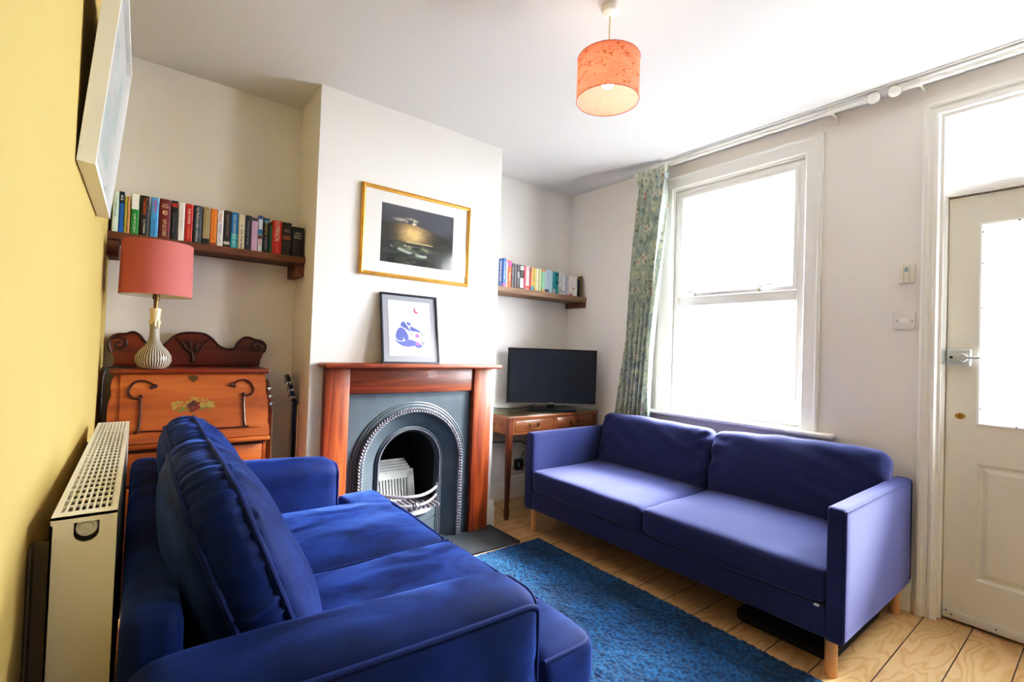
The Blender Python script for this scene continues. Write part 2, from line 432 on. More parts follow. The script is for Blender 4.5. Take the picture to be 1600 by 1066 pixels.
def T(x, y, z): return Matrix.Translation((x, y, z))
def RX(a): return Matrix.Rotation(math.radians(a), 4, 'X')
def RY(a): return Matrix.Rotation(math.radians(a), 4, 'Y')
def RZ(a): return Matrix.Rotation(math.radians(a), 4, 'Z')

def round_rect(u0, u1, v0, v1, r, n=6):
    out = []
    for cx, cy, a0 in ((u1 - r, v1 - r, 0), (u0 + r, v1 - r, 90), (u0 + r, v0 + r, 180), (u1 - r, v0 + r, 270)):
        for i in range(n + 1):
            a = math.radians(a0 + 90 * i / n); out.append((cx + r * cos(a), cy + r * sin(a)))
    return out

def painted_grid(name, nu, nv, pos, colour, m, parent=None, local=False, close_u=False):
    """grid mesh: pos(U,V)->(x,y,z) arrays, colour(U,V)->rgb array (linear), stored as colour attribute"""
    u = np.linspace(0, 1, nu); v = np.linspace(0, 1, nv)
    U, V = np.meshgrid(u, v, indexing='ij')
    X, Y, Z = pos(U, V)
    co = np.stack([X, Y, Z], -1).reshape(-1, 3)
    loc = np.zeros(3)
    if not local:
        if parent is not None:
            q = parent
            while q is not None: loc = loc + np.array(q.location); q = q.parent
        else:
            loc = np.array([(co[:, 0].min() + co[:, 0].max()) / 2, (co[:, 1].min() + co[:, 1].max()) / 2, co[:, 2].min()])
    co = co - loc
    I = np.arange(nu * nv).reshape(nu, nv)
    F = np.stack([I[:-1, :-1], I[1:, :-1], I[1:, 1:], I[:-1, 1:]], -1).reshape(-1, 4)
    me = bpy.data.meshes.new(name); me.from_pydata(co.tolist(), [], F.tolist()); me.update()
    col = colour(U, V).reshape(-1, 3)
    a = me.color_attributes.new('paint', 'FLOAT_COLOR', 'POINT')
    a.data.foreach_set('color', np.concatenate([col, np.ones((len(col), 1))], 1).astype(np.float32).ravel())
    me.polygons.foreach_set('use_smooth', [True] * len(me.polygons))
    me.materials.append(m)
    o = bpy.data.objects.new(name, me); C.objects.link(o)
    if parent is not None: o.parent = parent
    else: o.location = loc
    return o

def vnoise(U, V, fu, fv, seed=0, oct=3):
    """smooth value noise on arrays"""
    out = np.zeros_like(U); amp = 1.0; tot = 0
    for k in range(oct):
        r = np.random.default_rng(seed + k * 13); g = r.random((64, 64))
        x = U * fu * 2 ** k; y = V * fv * 2 ** k
        x0 = np.floor(x).astype(int); y0 = np.floor(y).astype(int); fx = x - x0; fy = y - y0
        fx = fx * fx * (3 - 2 * fx); fy = fy * fy * (3 - 2 * fy)
        G = lambda a, b: g[a % 64, b % 64]
        out += amp * ((G(x0, y0) * (1 - fx) + G(x0 + 1, y0) * fx) * (1 - fy) + (G(x0, y0 + 1) * (1 - fx) + G(x0 + 1, y0 + 1) * fx) * fy)
        tot += amp; amp *= 0.5
    return out / tot
def lc(r, g, b): return np.array([lin(r), lin(g), lin(b)])
def mixc(base, col, w):
    w = np.clip(w, 0, 1)[..., None]
    return base * (1 - w) + col * w

def text(name, s, m, parent, centre, length, height, facing='-y', vertical=False, depth=0.0004):
    """flat lettering; fitted into length x height, centred on a point, facing -y or -x"""
    cu = bpy.data.curves.new('txt', 'FONT'); cu.body = s; cu.extrude = depth; cu.resolution_u = 2
    t = bpy.data.objects.new('txt', cu); C.objects.link(t)
    bpy.context.view_layer.update()
    me = bpy.data.meshes.new_from_object(t.evaluated_get(bpy.context.evaluated_depsgraph_get()))
    bpy.data.objects.remove(t); bpy.data.curves.remove(cu)
    xs = [v.co.x for v in me.vertices]; ys = [v.co.y for v in me.vertices]
    if not xs: return None
    cx, cy = (min(xs) + max(xs)) / 2, (min(ys) + max(ys)) / 2
    sx = length / max(1e-6, max(xs) - min(xs)); sy = height / max(1e-6, max(ys) - min(ys))
    off = Vector((0, 0, 0)); q = parent
    while q is not None: off += q.location; q = q.parent
    for v in me.vertices:
        a, b, d = (v.co.x - cx) * sx, (v.co.y - cy) * sy, v.co.z
        if vertical: a, b = b, -a
        p = Vector((a, -d, b)) if facing == '-y' else Vector((-d, -a, b))
        v.co = p + Vector(centre) - off
    me.materials.append(m); me.name = name
    o = bpy.data.objects.new(name, me); C.objects.link(o); o.parent = parent
    return o

# ------------------------------------------------------------------ the room
XL, XR, YC, YA, ZC = -0.134, 2.899, 2.557, 2.945, 2.496
CX0, CX1 = 0.686, 1.853
YB = -1.5
struct('floor', bx(XL - 0.1, XR + 0.45, YB - 0.1, YA + 0.2, -0.08, 0), M['floor'], 'bare varnished pine floorboards running towards the door', 'floor', smooth=False)
struct('ceiling', bx(XL - 0.1, XR + 0.2, YB - 0.1, YA + 0.2, ZC, ZC + 0.1), M['ceiling'], 'smooth white painted ceiling', 'ceiling', smooth=False)
struct('wall_left', bx(XL - 0.12, XL, YB - 0.1, YA + 0.2, 0, ZC), M['yellow_wall'], 'mustard yellow wall behind the radiator', 'wall', smooth=False)
struct('wall_rear', bx(XL, XR, YB - 0.1, YB, 0, ZC), M['rear_wall'], 'plain wall behind the viewpoint', 'wall', smooth=False)
struct('wall_alcove_left', bx(XL, CX0, 2.922, 3.1, 0, ZC), M['white_wall'], 'white back wall of the alcove left of the chimney breast', 'wall', smooth=False)
struct('wall_alcove_right', bx(CX1, XR, 2.957, 3.1, 0, ZC), M['white_wall'], 'white back wall of the alcove behind the television', 'wall', smooth=False)
fb = (1.035, 1.497, 0.0, 0.712)
struct('wall_chimney', grid_holes(new(), [CX0, fb[0], fb[1], CX1], [0, fb[3], ZC], lambda u, v: fb[0] < u < fb[1] and v < fb[3], XZ, YC, 3.1), M['white_wall'], 'white chimney breast projecting between the two alcoves', 'wall', smooth=False)
WY0, WY1, WZ0, WZ1 = 1.101, 1.945, 0.775, 2.311
DY0, DY1, DZ1 = -0.262, 0.535, 2.318
struct('wall_right', grid_holes(new(), [YB - 0.1, DY0, DY1, WY0, WY1, 3.1], [0, WZ0, WZ1, DZ1, ZC],
       lambda u, v: (WY0 < u < WY1 and WZ0 < v < WZ1) or (DY0 < u < DY1 and v < DZ1), YZ, XR, XR + 0.2), M['white_wall'], 'white wall holding the window and the front door', 'wall', smooth=False)
# boxed fillet where ceiling meets window wall
struct('trim_1', bx(2.772, XR, YB, 1.93, ZC - 0.007, ZC, bev=0.002), M['ceiling'], 'thin white fillet along the ceiling above the curtain rails', 'ceiling trim')

# skirting
def skirt_x(x0, x1, y):   # along x, facing -y
    pr = [(0, 0), (0.022, 0), (0.022, 0.115), (0.018, 0.13), (0.012, 0.136), (0.012, 0.15), (0.005, 0.165), (0, 0.168)]
    return prism(new(), pr, lambda d, z, t: (t, y - d, z), x0, x1)
def skirt_y(y0, y1, x, sgn=-1):
    pr = [(0, 0), (0.022, 0), (0.022, 0.115), (0.018, 0.13), (0.012, 0.136), (0.012, 0.15), (0.005, 0.165), (0, 0.168)]
    return prism(new(), pr, lambda d, z, t: (x + sgn * d, t, z), y0, y1)
struct('baseboard_alcove_right', skirt_x(CX1, XR, 2.957), M['white_gloss'], 'white moulded skirting behind the small table', 'skirting board', angle=20)
struct('baseboard_chimney', skirt_x(1.793, CX1 + 0.022, YC), M['white_gloss'], 'short white skirting end beside the fireplace upright', 'skirting board', angle=20)
struct('baseboard_chimney_return', skirt_y(YC, 2.935, CX1, 1), M['white_gloss'], 'white skirting along the chimney breast return', 'skirting board', angle=20)
struct('baseboard_right', skirt_y(0.605, 2.935, XR), M['white_gloss'], 'white skirting below the window behind the long sofa', 'skirting board', angle=20)
struct('baseboard_alcove_left', skirt_x(XL, CX0, 2.922), M['white_gloss'], 'white skirting behind the writing desk', 'skirting board', angle=20)

# ------------------------------------------------------------------ window
win = thing('window_1', 'white framed two-pane sash style window with frosted lower pane', 'window', (2.95, 1.52, 0.78), kind='structure')
arch_prof = [(0, XR + 0.002), (0, XR - 0.018), (0.006, XR - 0.024), (0.014, XR - 0.024), (0.020, XR - 0.016), (0.026, XR - 0.014), (0.082, XR - 0.012), (0.088, XR - 0.006), (0.088, XR + 0.002)]
obj('architrave', rs(1.013, 2.033, 0.775, 2.402, arch_prof, YZ, U=True), M['white_gloss'], win, angle=20)
obj('window_board', bx(2.83, 2.995, 0.932, 2.115, 0.752, 0.775, bev=0.008, seg=3), M['white_gloss'], win)
obj('reveal_lining', rs(WY0, WY1, WZ0, WZ1, [(0, XR), (0.008, XR), (0.008, 3.0), (0, 3.0)], YZ), M['white_gloss'], win, angle=20)
fr_prof = [(0.008, 2.925), (0.018, 2.92), (0.042, 2.92), (0.052, 2.932), (0.052, 2.99), (0.008, 2.99)]
obj('window_frame', rs(WY0, WY1, WZ0, WZ1, fr_prof, YZ), M['upvc'], win, angle=20)
obj('transom_bar', bx(2.922, 2.99, WY0 + 0.05, WY1 - 0.05, 1.497, 1.575, bev=0.008), M['upvc'], win)
sash = obj('top_sash', rs(1.139, 1.907, 1.555, 2.272, [(0, 2.985), (0, 2.918), (0.006, 2.912), (0.026, 2.914), (0.042, 2.93), (0.042, 2.985)], YZ), M['upvc'], win, angle=20)
obj('upper_pane', pane(YZ, 1.178, 1.868, 1.594, 2.233, 2.952), M['pane'], sash)
obj('lower_pane', pane(YZ, 1.15, 1.896, 0.82, 1.50, 2.952), M['frost'], win)
for yy, sg in ((1.765, 1), (1.345, -1)):
    h = obj('window_handle', bx(2.895, 2.916, yy - 0.012, yy + 0.012, 1.562, 1.590, bev=0.004), M['chrome'], win)
    obj('lever', tb([(2.893, yy, 1.585), (2.888, yy + sg * 0.02, 1.588), (2.886, yy + sg * 0.085, 1.590 + (0.012 if sg < 0 else 0))], 0.0055), M['silver'], h)

# ------------------------------------------------------------------ front door
tr = thing('trim_2', 'white moulded architrave and frame around the front door', 'door frame', (2.9, 0.13, 0), kind='structure')
dprof = [(0, XR + 0.002), (0, XR - 0.020), (0.010, XR - 0.026), (0.020, XR - 0.024), (0.028, XR - 0.014), (0.040, XR - 0.012), (0.046, XR - 0.018), (0.056, XR - 0.018), (0.064, XR - 0.008), (0.076, XR - 0.006), (0.076, XR + 0.002)]
obj('architrave', rs(-0.338, 0.593, 0.0, 2.384, dprof, YZ, U=True), M['white_gloss'], tr, angle=20)
obj('door_lining', rs(DY0, DY1, 0, DZ1, [(0, XR - 0.004), (0.012, XR - 0.004), (0.012, XR + 0.03), (0.026, XR + 0.036), (0.026, 3.04), (0, 3.04)], YZ, U=True), M['white_gloss'], tr, angle=20)
obj('transom_rail', bx(2.925, 3.03, DY0 + 0.02, DY1 - 0.02, 1.940, 1.978, bev=0.006), M['white_gloss'], tr)
kp = obj('latch_keep', bx(2.905, 2.945, 0.512, 0.545, 1.165, 1.235, bev=0.004), M['silver'], tr)
w2 = thing('window_2', 'narrow obscured glass fanlight above the front door', 'window', (2.97, 0.13, 1.98), kind='structure')
obj('fanlight_frame', rs(DY0 + 0.026, DY1 - 0.026, 1.978, DZ1 - 0.026, [(0, 2.935), (0.006, 2.935), (0.014, 2.95), (0.014, 2.985), (0, 2.985)], YZ), M['white_gloss'], w2, angle=20)
obj('pane', pane(YZ, DY0 + 0.035, DY1 - 0.035, 1.985, 2.295, 2.964), M['obscure'], w2)

dr = thing('door_1', 'cream painted front door with a tall obscured glass panel', 'door', (2.97, 0.13, 0), kind='structure')
dy0, dy1 = -0.234, 0.507
gy0, gy1, gz0, gz1 = -0.127, 0.40, 0.90, 1.799
py0, py1, pz0, pz1 = -0.127, 0.40, 0.21, 0.726
obj('door_leaf', grid_holes(new(), [dy0, gy0, gy1, dy1], [0.012, pz0, pz1, gz0, gz1, 1.934], lambda u, v: gy0 < u < gy1 and (gz0 < v < gz1 or pz0 < v < pz1), YZ, 2.954, 2.998), M['door_paint'], dr, smooth=False)
gf = obj('glazing_bead', rs(gy0 - 0.004, gy1 + 0.004, gz0 - 0.004, gz1 + 0.004, [(0, 2.956), (0, 2.949), (0.008, 2.946), (0.014, 2.950), (0.020, 2.962), (0.020, 2.985), (0, 2.985)], YZ), M['white_gloss'], dr, angle=20)
sc = new()
for z in (0.97, 1.19, 1.42, 1.62, 1.76): lathe(sc, [(0, 0), (0.0032, 0.0), (0.0032, 0.002), (0, 0.002)], (2.9452, 0.391, z), 10, 'x')
for y in (0.28, 0.1):
    for z in (0.9065, 1.793): lathe(sc, [(0, 0), (0.0032, 0.0), (0.0032, 0.002), (0, 0.002)], (2.9452, y, z), 10, 'x')
obj('screw_heads', sc, M['dark'], gf)
obj('pane', pane(YZ, gy0 + 0.01, gy1 - 0.01, gz0 + 0.01, gz1 - 0.01, 2.97), M['obscure'], dr)
obj('raised_panel', rs(py0, py1, pz0, pz1, [(0, 2.954), (0.010, 2.966), (0.018, 2.966), (0.036, 2.956)], YZ, closed=False), M['door_paint'], dr, angle=20)
obj('panel_field', bx(2.9555, 2.975, py0 + 0.0355, py1 - 0.0355, pz0 + 0.0355, pz1 - 0.0355), M['door_paint'], dr, smooth=False)
obj('door_light_stop', rs(DY0 + 0.01, DY1 - 0.01, 0, 1.96, [(0, 3.0), (0.05, 3.0), (0.05, 3.03), (0, 3.03)], YZ, U=True), M['white_gloss'], tr, smooth=False)  # added behind the leaf to close the light leak round its edges
obj('door_gap_block', bx(2.99, 3.06, DY0, DY1, 0.0, 0.03), M['dark'], tr, smooth=False)  # dark block added under the door, closes the light leak as a shaded gap
wb = obj('weather_bar', bx(2.944, 2.956, dy0 + 0.01, dy1 - 0.004, 0.012, 0.050, bev=0.003), M['plastic'], dr)
sc = new()
for y in (0.492, 0.474, 0.33, 0.18): lathe(sc, [(0, 0), (0.003, 0), (0.003, 0.002), (0, 0.002)], (2.9425, y, 0.032 if y < 0.48 else 0.045), 8, 'x')
obj('screw_heads', sc, M['dark'], wb)
la = obj('night_latch', bx(2.926, 2.956, 0.421, 0.505, 1.160, 1.234, bev=0.006, seg=3), M['silver'], dr)
obj('snib_button', lt([(0, 0), (0.006, 0), (0.006, 0.005), (0, 0.005)], (2.9225, 0.487, 1.197), 16, 'x'), M['dark'], la)
lv = lt([(0, 0), (0.016, 0), (0.018, 0.004), (0.016, 0.018), (0, 0.020)], (2.908, 0.446, 1.196), 20, 'x')
box(lv, 2.906, 2.916, 0.388, 0.446, 1.190, 1.203, bev=0.004)
obj('turn_lever', lv, M['silver'], la)
es = new(); prism(es, [(0.458 + 0.017 * cos(a * PI / 12), 0.931 + 0.014 * sin(a * PI / 12)) for a in range(24)], YZ, 2.950, 2.955)
e = obj('keyhole_escutcheon', es, M['brass'], dr)
kh = new(); box(kh, 2.9488, 2.9505, 0.4565, 0.4595, 0.923, 0.934); lathe(kh, [(0, 0), (0.0035, 0), (0.0035, 0.0015), (0, 0.0015)], (2.9488, 0.458, 0.934), 12, 'x')
obj('keyhole', kh, M['dark'], e)

# ------------------------------------------------------------------ curtain rails and curtain
def rail(label, y0, y1, fin, brk, loc):
    t = thing('curtain_rail', label, 'curtain rail', loc)
    x, z = 2.800, 2.4625
    obj('pole', lt([(0, 0), (0.011, 0), (0.011, y1 - y0), (0, y1 - y0)], (x, y0, z), 16, 'y'), M['white_gloss'], t)
    for yf, sg in fin:
        p = [(0, 0), (0.010, 0.001), (0.0135, 0.006), (0.0135, 0.016), (0.010, 0.020), (0.020, 0.026), (0.026, 0.040), (0.025, 0.054), (0.018, 0.066), (0, 0.072)]
        b = new(); lathe(b, p, (0, 0, 0), 20, 'y')
        if sg < 0: bmesh.ops.rotate(b, verts=b.verts, matrix=Matrix.Rotation(PI, 3, 'Z'))
        bmesh.ops.translate(b, verts=b.verts, vec=(x, yf, z))
        obj('finial', b, M['white_gloss'], t)
    for yb in brk:
        b = tb([(XR, yb, z), (x + 0.008, yb, z)], 0.006)
        lathe(b, [(0.0112, -0.006), (0.0155, -0.006), (0.0155, 0.006), (0.0112, 0.006)], (x, yb, z), 18, 'y')
        box(b, XR - 0.004, XR, yb - 0.010, yb + 0.010, z - 0.035, z + 0.02, bev=0.0015)
        for dz in (-0.014, -0.027): lathe(b, [(0, 0), (0.003, 0), (0.003, 0.002), (0, 0.002)], (XR - 0.006, yb, z + dz), 8, 'x')
        obj('bracket', b, M['white_gloss'], t)
    return t
rail('white curtain pole above the window, with round finial at its right end', 0.815, 2.215, [(0.815, -1)], [0.955, 2.20], (2.80, 1.5, 2.4625))
rail('white curtain pole above the front door, with round finial at its left end', -0.42, 0.640, [(0.640, 1)], [0.595, -0.36], (2.80, 0.1, 2.4625))

def curtain_colour(U, V):
    W, H = U * 1.05, V * 1.82
    base = np.ones(U.shape + (3,)) * lc(164, 178, 162)
    n1 = vnoise(U, V, 14, 26, 3); n2 = vnoise(U, V, 30, 52, 9)
    base = mixc(base, lc(132, 158, 160), (n1 - 0.5) * 5)
    base = mixc(base, lc(190, 194, 164), (n2 - 0.55) * 7)
    base = mixc(base, lc(110, 138, 132), (vnoise(U, V, 40, 70, 21) - 0.6) * 8)
    r = np.random.default_rng(5)
    def blob(cx, cy, rad, col, petals, ring=None):
        dx = W - cx; dy = H - cy; d = np.hypot(dx, dy); a = np.arctan2(dy, dx)
        rr = rad * (0.78 + 0.22 * np.cos(petals * a + cx * 40))
        return (1 - np.clip((d - rr) / 0.004, 0, 1)), d
    for gx in range(7):
        for gy in range(16):
            cx = (gx + 0.5 + (gy % 2) * 0.5) * 0.16 + r.normal() * 0.015; cy = (gy + 0.5) * 0.118 + r.normal() * 0.015
            k = (gx * 3 + gy * 5) % 7
            if k in (0, 3):
                w, d = blob(cx, cy, 0.036, 0, 5); base = mixc(base, lc(240, 214, 188), w); w2, d = blob(cx, cy, 0.017, 0, 6); base = mixc(base, lc(190, 120, 96), w2 * 0.85)
            elif k in (1,):
                for j in range(3):
                    w, d = blob(cx + 0.02 * cos(j * 2.1), cy + 0.02 * sin(j * 2.1), 0.013, 0, 5); base = mixc(base, lc(206, 92, 100), w)
            elif k in (2, 5):
                w, d = blob(cx, cy, 0.015, 0, 8); base = mixc(base, lc(226, 220, 200), w); w, d = blob(cx, cy, 0.006, 0, 1); base = mixc(base, lc(120, 112, 90), w)
            elif k == 4:
                w, d = blob(cx, cy, 0.030, 0, 3); base = mixc(base, lc(150, 180, 194), w * 0.8)
            else:
                w, d = blob(cx, cy, 0.026, 0, 4); base = mixc(base, lc(230, 196, 170), w * 0.9)
            # curling stems
            st = np.abs(np.hypot(W - cx - 0.05, H - cy) - 0.055)
            base = mixc(base, lc(112, 138, 118), (1 - st / 0.003) * 0.8)
    base = np.clip(base * 1.7, 0, 0.92)
    g = base.mean(-1, keepdims=True) * np.array([1.04, 1.0, 0.93])
    return base * 0.52 + g * 0.48
def curtain_pos(U, V):
    # V 0 at the top
    z = 2.452 - V * 1.765
    pinch = np.clip(1 - np.abs(V - 0.062) / 0.05, 0, 1)
    spread = 1 - 0.10 * pinch
    c0 = 2.04 + 0.02 * np.sin(V * 3) + 0.135 * V ** 1.5
    half = (0.132 + 0.012 * V) * spread * (1 - 0.12 * np.sin(V * 2.6)) 
    y = c0 + half * (1 - 2 * U)
    amp = (0.022 + 0.012 * np.sqrt(V)) * (1 - 0.55 * pinch)
    ph = 2 * PI * (6.5 * U + 0.25 * np.sin(V * 4 + U * 5))
    x = 2.792 + 0.026 * V ** 2 + amp * np.sin(ph) + 0.004 * np.sin(17 * U + 9 * V) - 0.012 * np.exp(-V / 0.03)
    y = y + 0.010 * np.cos(ph) * (0.4 + V)
    x = np.minimum(x, 2.882)
    # keep in front of the pole at the heading
    x = np.where(V < 0.03, np.minimum(x, 2.783), x)
    return x, y, z + 0.012 * np.exp(-V / 0.02) * np.sin(2 * PI * 6.5 * U)
tag(painted_grid('curtain', 220, 420, curtain_pos, curtain_colour, M['curtain']), 'sage green floral curtain gathered at the left of the window', 'curtain')

# ------------------------------------------------------------------ radiator
rad = thing('radiator', 'white double panel radiator with grille top on the yellow wall', 'radiator', (-0.063, 1.64, 0.15))
RX0, RX1, RY0, RY1, RZ0, RZ1 = -0.106, -0.0205, 1.086, 2.198, 0.15, 0.853
g = new()
nu_, nv_ = 8, 27
us = []; 
def spans(a, b, n, bar):
    w = (b - a - bar * (n + 1)) / n; out = [a]; x = a
    for i in range(n): out += [x + bar, x + bar + w]; x += bar + w
    return out + [b]
ux = spans(RX0 + 0.006, RX1 - 0.006, nu_, 0.0030); vy = spans(RY0 + 0.026, RY1 - 0.012, nv_, 0.0055)
ux = [RX0] + ux[0:] + [RX1]; vy = [RY0] + vy + [RY1]
uc = sorted(set(round(a, 6) for a in ux)); vc = sorted(set(round(a, 6) for a in vy))
def inh(lst, n):   # which cells are openings
    s = set()
    for i in range(n): s.add(i)
    return s
openx = [((ux[2 + 2 * i]), (ux[3 + 2 * i])) for i in range(nu_)]; openy = [((vy[2 + 2 * i]), (vy[3 + 2 * i])) for i in range(nv_)]
def is_open(u, v): return any(a < u < b for a, b in openx) and any(a < v < b for a, b in openy) and not (0.4 < (u - RX0) / (RX1 - RX0) < 0.62 and abs(v - 1.55) < 0.012)
grid_holes(g, uc, vc, is_open, XY, RZ1 - 0.004, RZ1)
box(g, RX0, RX1, RY0, RY0 + 0.004, RZ1 - 0.012, RZ1); 
obj('top_grille', g, M['rad_white'], rad, smooth=False)
# side panel with notch for the bleed plug
sp = new()
cxn, czn, rn = -0.0605, 0.829, 0.0165
poly = [(RX0, RZ0), (RX1, RZ0), (RX1, RZ1 - 0.012), (cxn + rn, RZ1 - 0.012)] + [(cxn + rn * cos(a), czn - 0.006 + rn * sin(a)) for a in np.linspace(0, -PI, 15)] + [(cxn - rn, RZ1 - 0.012), (RX0, RZ1 - 0.012)]
prism(sp, poly, XZ, RY0, RY0 + 0.003)
box(sp, RX0, RX0 + 0.003, RY0, RY0 + 0.02, RZ0, RZ1 - 0.012)
obj('side_panel', sp, M['rad_white'], rad, smooth=False)
obj('far_side_panel', bx(RX0, RX1, RY1 - 0.003, RY1, RZ0, RZ1 - 0.006), M['rad_white'], rad, smooth=False)
pg = lt([(0.0145, 0.012), (0.0145, 0), (0.0125, -0.002), (0.0115, 0.0), (0.0115, 0.002), (0.0095, 0.002), (0.008, 0.0), (0.004, -0.001), (0.0035, 0.002), (0, 0.002)], (cxn, RY0 + 0.006, czn), 28, 'y')
obj('bleed_plug', pg, M['plastic'], rad)
for xa in (RX1 - 0.012, RX0 + 0.006):
    pn = new(); b0 = xa
    n_ = 34; 
    prof = []
    for i in range(n_):
        yy = RY0 + 0.012 + (RY1 - RY0 - 0.024) * i / (n_ - 1); prof.append((yy, xa + (0.009 if i % 2 else 0.006)))
    prof2 = prof + [(prof[-1][0], xa), (prof[0][0], xa)]
    prism(pn, prof2, lambda u, v, d: (v, u, d), RZ0 + 0.012, RZ1 - 0.012)
    obj('heating_panel', pn, M['rad_white'], rad, smooth=False)
fn_ = new()
for i in range(60):
    yy = RY0 + 0.03 + (RY1 - RY0 - 0.06) * i / 59
    box(fn_, RX0 + 0.018, RX1 - 0.016, yy - 0.0008, yy + 0.0008, RZ0 + 0.03, RZ1 - 0.03)
obj('convector_fins', fn_, M['rad_grey'], rad, smooth=False)
for yy in (1.12, 2.1):
    bk = bx(XL + 0.002, XL + 0.005, yy - 0.015, yy + 0.03, 0.2, 0.80); box(bk, XL + 0.002, RX0 + 0.006, yy + 0.018, yy + 0.022, 0.22, 0.80)
    obj('wall_bracket', bk, M['rad_grey'], rad, smooth=False)
for yy in (RY0 + 0.05, RY1 - 0.05): obj('pipe', tb([(-0.063, yy, 0.0), (-0.063, yy, 0.17)], 0.0075), M['chrome'], rad)

# ------------------------------------------------------------------ leaning picture on the yellow wall
lp = thing('framed_picture', 'large pale print in a deep white frame tilted off the yellow wall', 'picture', (-0.132, 1.465, 1.556), rot=(0, math.radians(4.4), 0))
W_, H_, D_ = 0.650, 0.512, 0.033
def FY(u, v, d): return (d, u, v)
obj('frame', rs(0, W_, 0, H_, [(0, 0), (0, D_), (0.014, D_), (0.014, D_ - 0.006), (0.014, 0)], FY), M['white_gloss'], lp, smooth=False, local=True)
def lp_col(U, V):
    c = np.ones(U.shape + (3,)) * lc(224, 224, 218)
    inside = (np.abs(U - 0.5) < 0.36) & (np.abs(V - 0.5) < 0.34)
    n = vnoise(U, V, 5, 5, 31)
    art = mixc(np.ones(U.shape + (3,)) * lc(220, 224, 220), lc(190, 204, 200), (n - 0.45) * 4); art = mixc(art, lc(220, 206, 200), (vnoise(U, V, 4, 6, 77) - 0.6) * 5)
    return np.where(inside[..., None], art, c) * 0.62
painted_grid('print', 90, 70, lambda U, V: (U * 0 + D_ - 0.012, 0.014 + U * (W_ - 0.028), 0.014 + V * (H_ - 0.028)), lp_col, M['paint'], lp, local=True)
obj('glass', pane(YZ, 0.014, W_ - 0.014, 0.014, H_ - 0.014, D_ - 0.007), M['picglass'], lp, smooth=False, local=True)

# ------------------------------------------------------------------ fireplace
tag(obj('hearth_slab', bx(0.70, 1.845, 2.222, 2.545, 0.0, 0.014, bev=0.002), M['slate'], smooth=False), 'dark slate hearth slab in front of the cast iron fireplace', 'hearth')
tag(obj('hearth_trim', bx(0.74, 1.815, 2.214, 2.2215, 0.0, 0.0155, bev=0.001), M['chrome']), 'thin bright metal strip between the slate hearth and the rug', 'edging strip')
fs = thing('fire_surround', 'stained pine fire surround with a plain mantelpiece', 'fire surround', (1.271, 2.5, 0.014))
obj('mantel_shelf', bx(0.726, 1.822, 2.430, YC, 1.034, 1.060, bev=0.009, seg=4), M['mantel'], fs)
for a, b in ((0.752, 0.876), (1.658, 1.792)):
    obj('upright', bx(a, b, 2.500, YC, 0.014, 1.034, bev=0.003), M['mantel_v'], fs)
obj('frieze', bx(0.8765, 1.6575, 2.512, YC, 0.894, 1.034, bev=0.002), M['mantel'], fs)

fi = thing('cast_iron_fireplace', 'black cast iron arched fireplace insert with a bowed grate', 'fireplace', (1.266, 2.53, 0.014))
acx, acz = 1.266, 0.478
def stations(extra=()):
    st = [('l', z) for z in np.linspace(0.014, acz, 9)[:-1]]
    angs = sorted(set(list(np.linspace(0, PI, 49)) + list(extra)), reverse=True)
    st += [('a', a) for a in angs] + [('r', z) for z in np.linspace(acz, 0.014, 9)[1:]]
    return st
def apt(s, r):
    k, v = s
    if k == 'l': return (acx - r, v)
    if k == 'r': return (acx + r, v)
    return (acx + r * cos(v), acz + r * sin(v))
def arch_sweep(bm, prof, st=None, closed=False):
    st = st or stations()
    rows = []
    for s in st:
        rows.append([bm.verts.new((apt(s, r)[0], y, apt(s, r)[1])) for r, y in prof])
    n = len(prof)
    for a, b in zip(rows, rows[1:]):
        for i in range(n if closed else n - 1): bm.faces.new((a[i], a[(i + 1) % n], b[(i + 1) % n], b[i]))
    return bm
px0, px1, pz1 = 0.8765, 1.6575, 0.893
ca, cb_ = math.atan2(pz1 - acz, px1 - acx), math.atan2(pz1 - acz, px0 - acx)
st = stations((ca, cb_))
pl = new(); rows = []
for s in st:
    x, z = apt(s, 0.362)
    k, v = s
    if k == 'l': ox, oz = px0, v
    elif k == 'r': ox, oz = px1, v
    else:
        tt = min([(px1 - acx) / cos(v)] if cos(v) > 1e-6 else [9]) if cos(v) > 1e-6 else ((px0 - acx) / cos(v) if cos(v) < -1e-6 else 9)
        if sin(v) > 1e-6: tt = min(tt, (pz1 - acz) / sin(v))
        ox, oz = acx + tt * cos(v), acz + tt * sin(v)
    rows.append((pl.verts.new((ox, 2.535, oz)), pl.verts.new((x, 2.535, z))))
for a, b in zip(rows, rows[1:]): pl.faces.new((a[0], a[1], b[1], b[0]))
obj('face_plate', pl, M['iron'], fi)
obj('outer_moulding', arch_sweep(new(), [(0.362, 2.535), (0.360, 2.527), (0.354, 2.524), (0.350, 2.529), (0.346, 2.522), (0.340, 2.519), (0.335, 2.523), (0.333, 2.519), (0.329, 2.519)]), M['iron'], fi, angle=25)
obj('leaf_band', arch_sweep(new(), [(0.331, 2.521), (0.328, 2.511), (0.318, 2.506), (0.308, 2.507), (0.298, 2.514), (0.296, 2.522)]), M['iron'], fi)
bd = new()
L_ = 2 * (acz - 0.014) + PI * 0.313; nb = 112
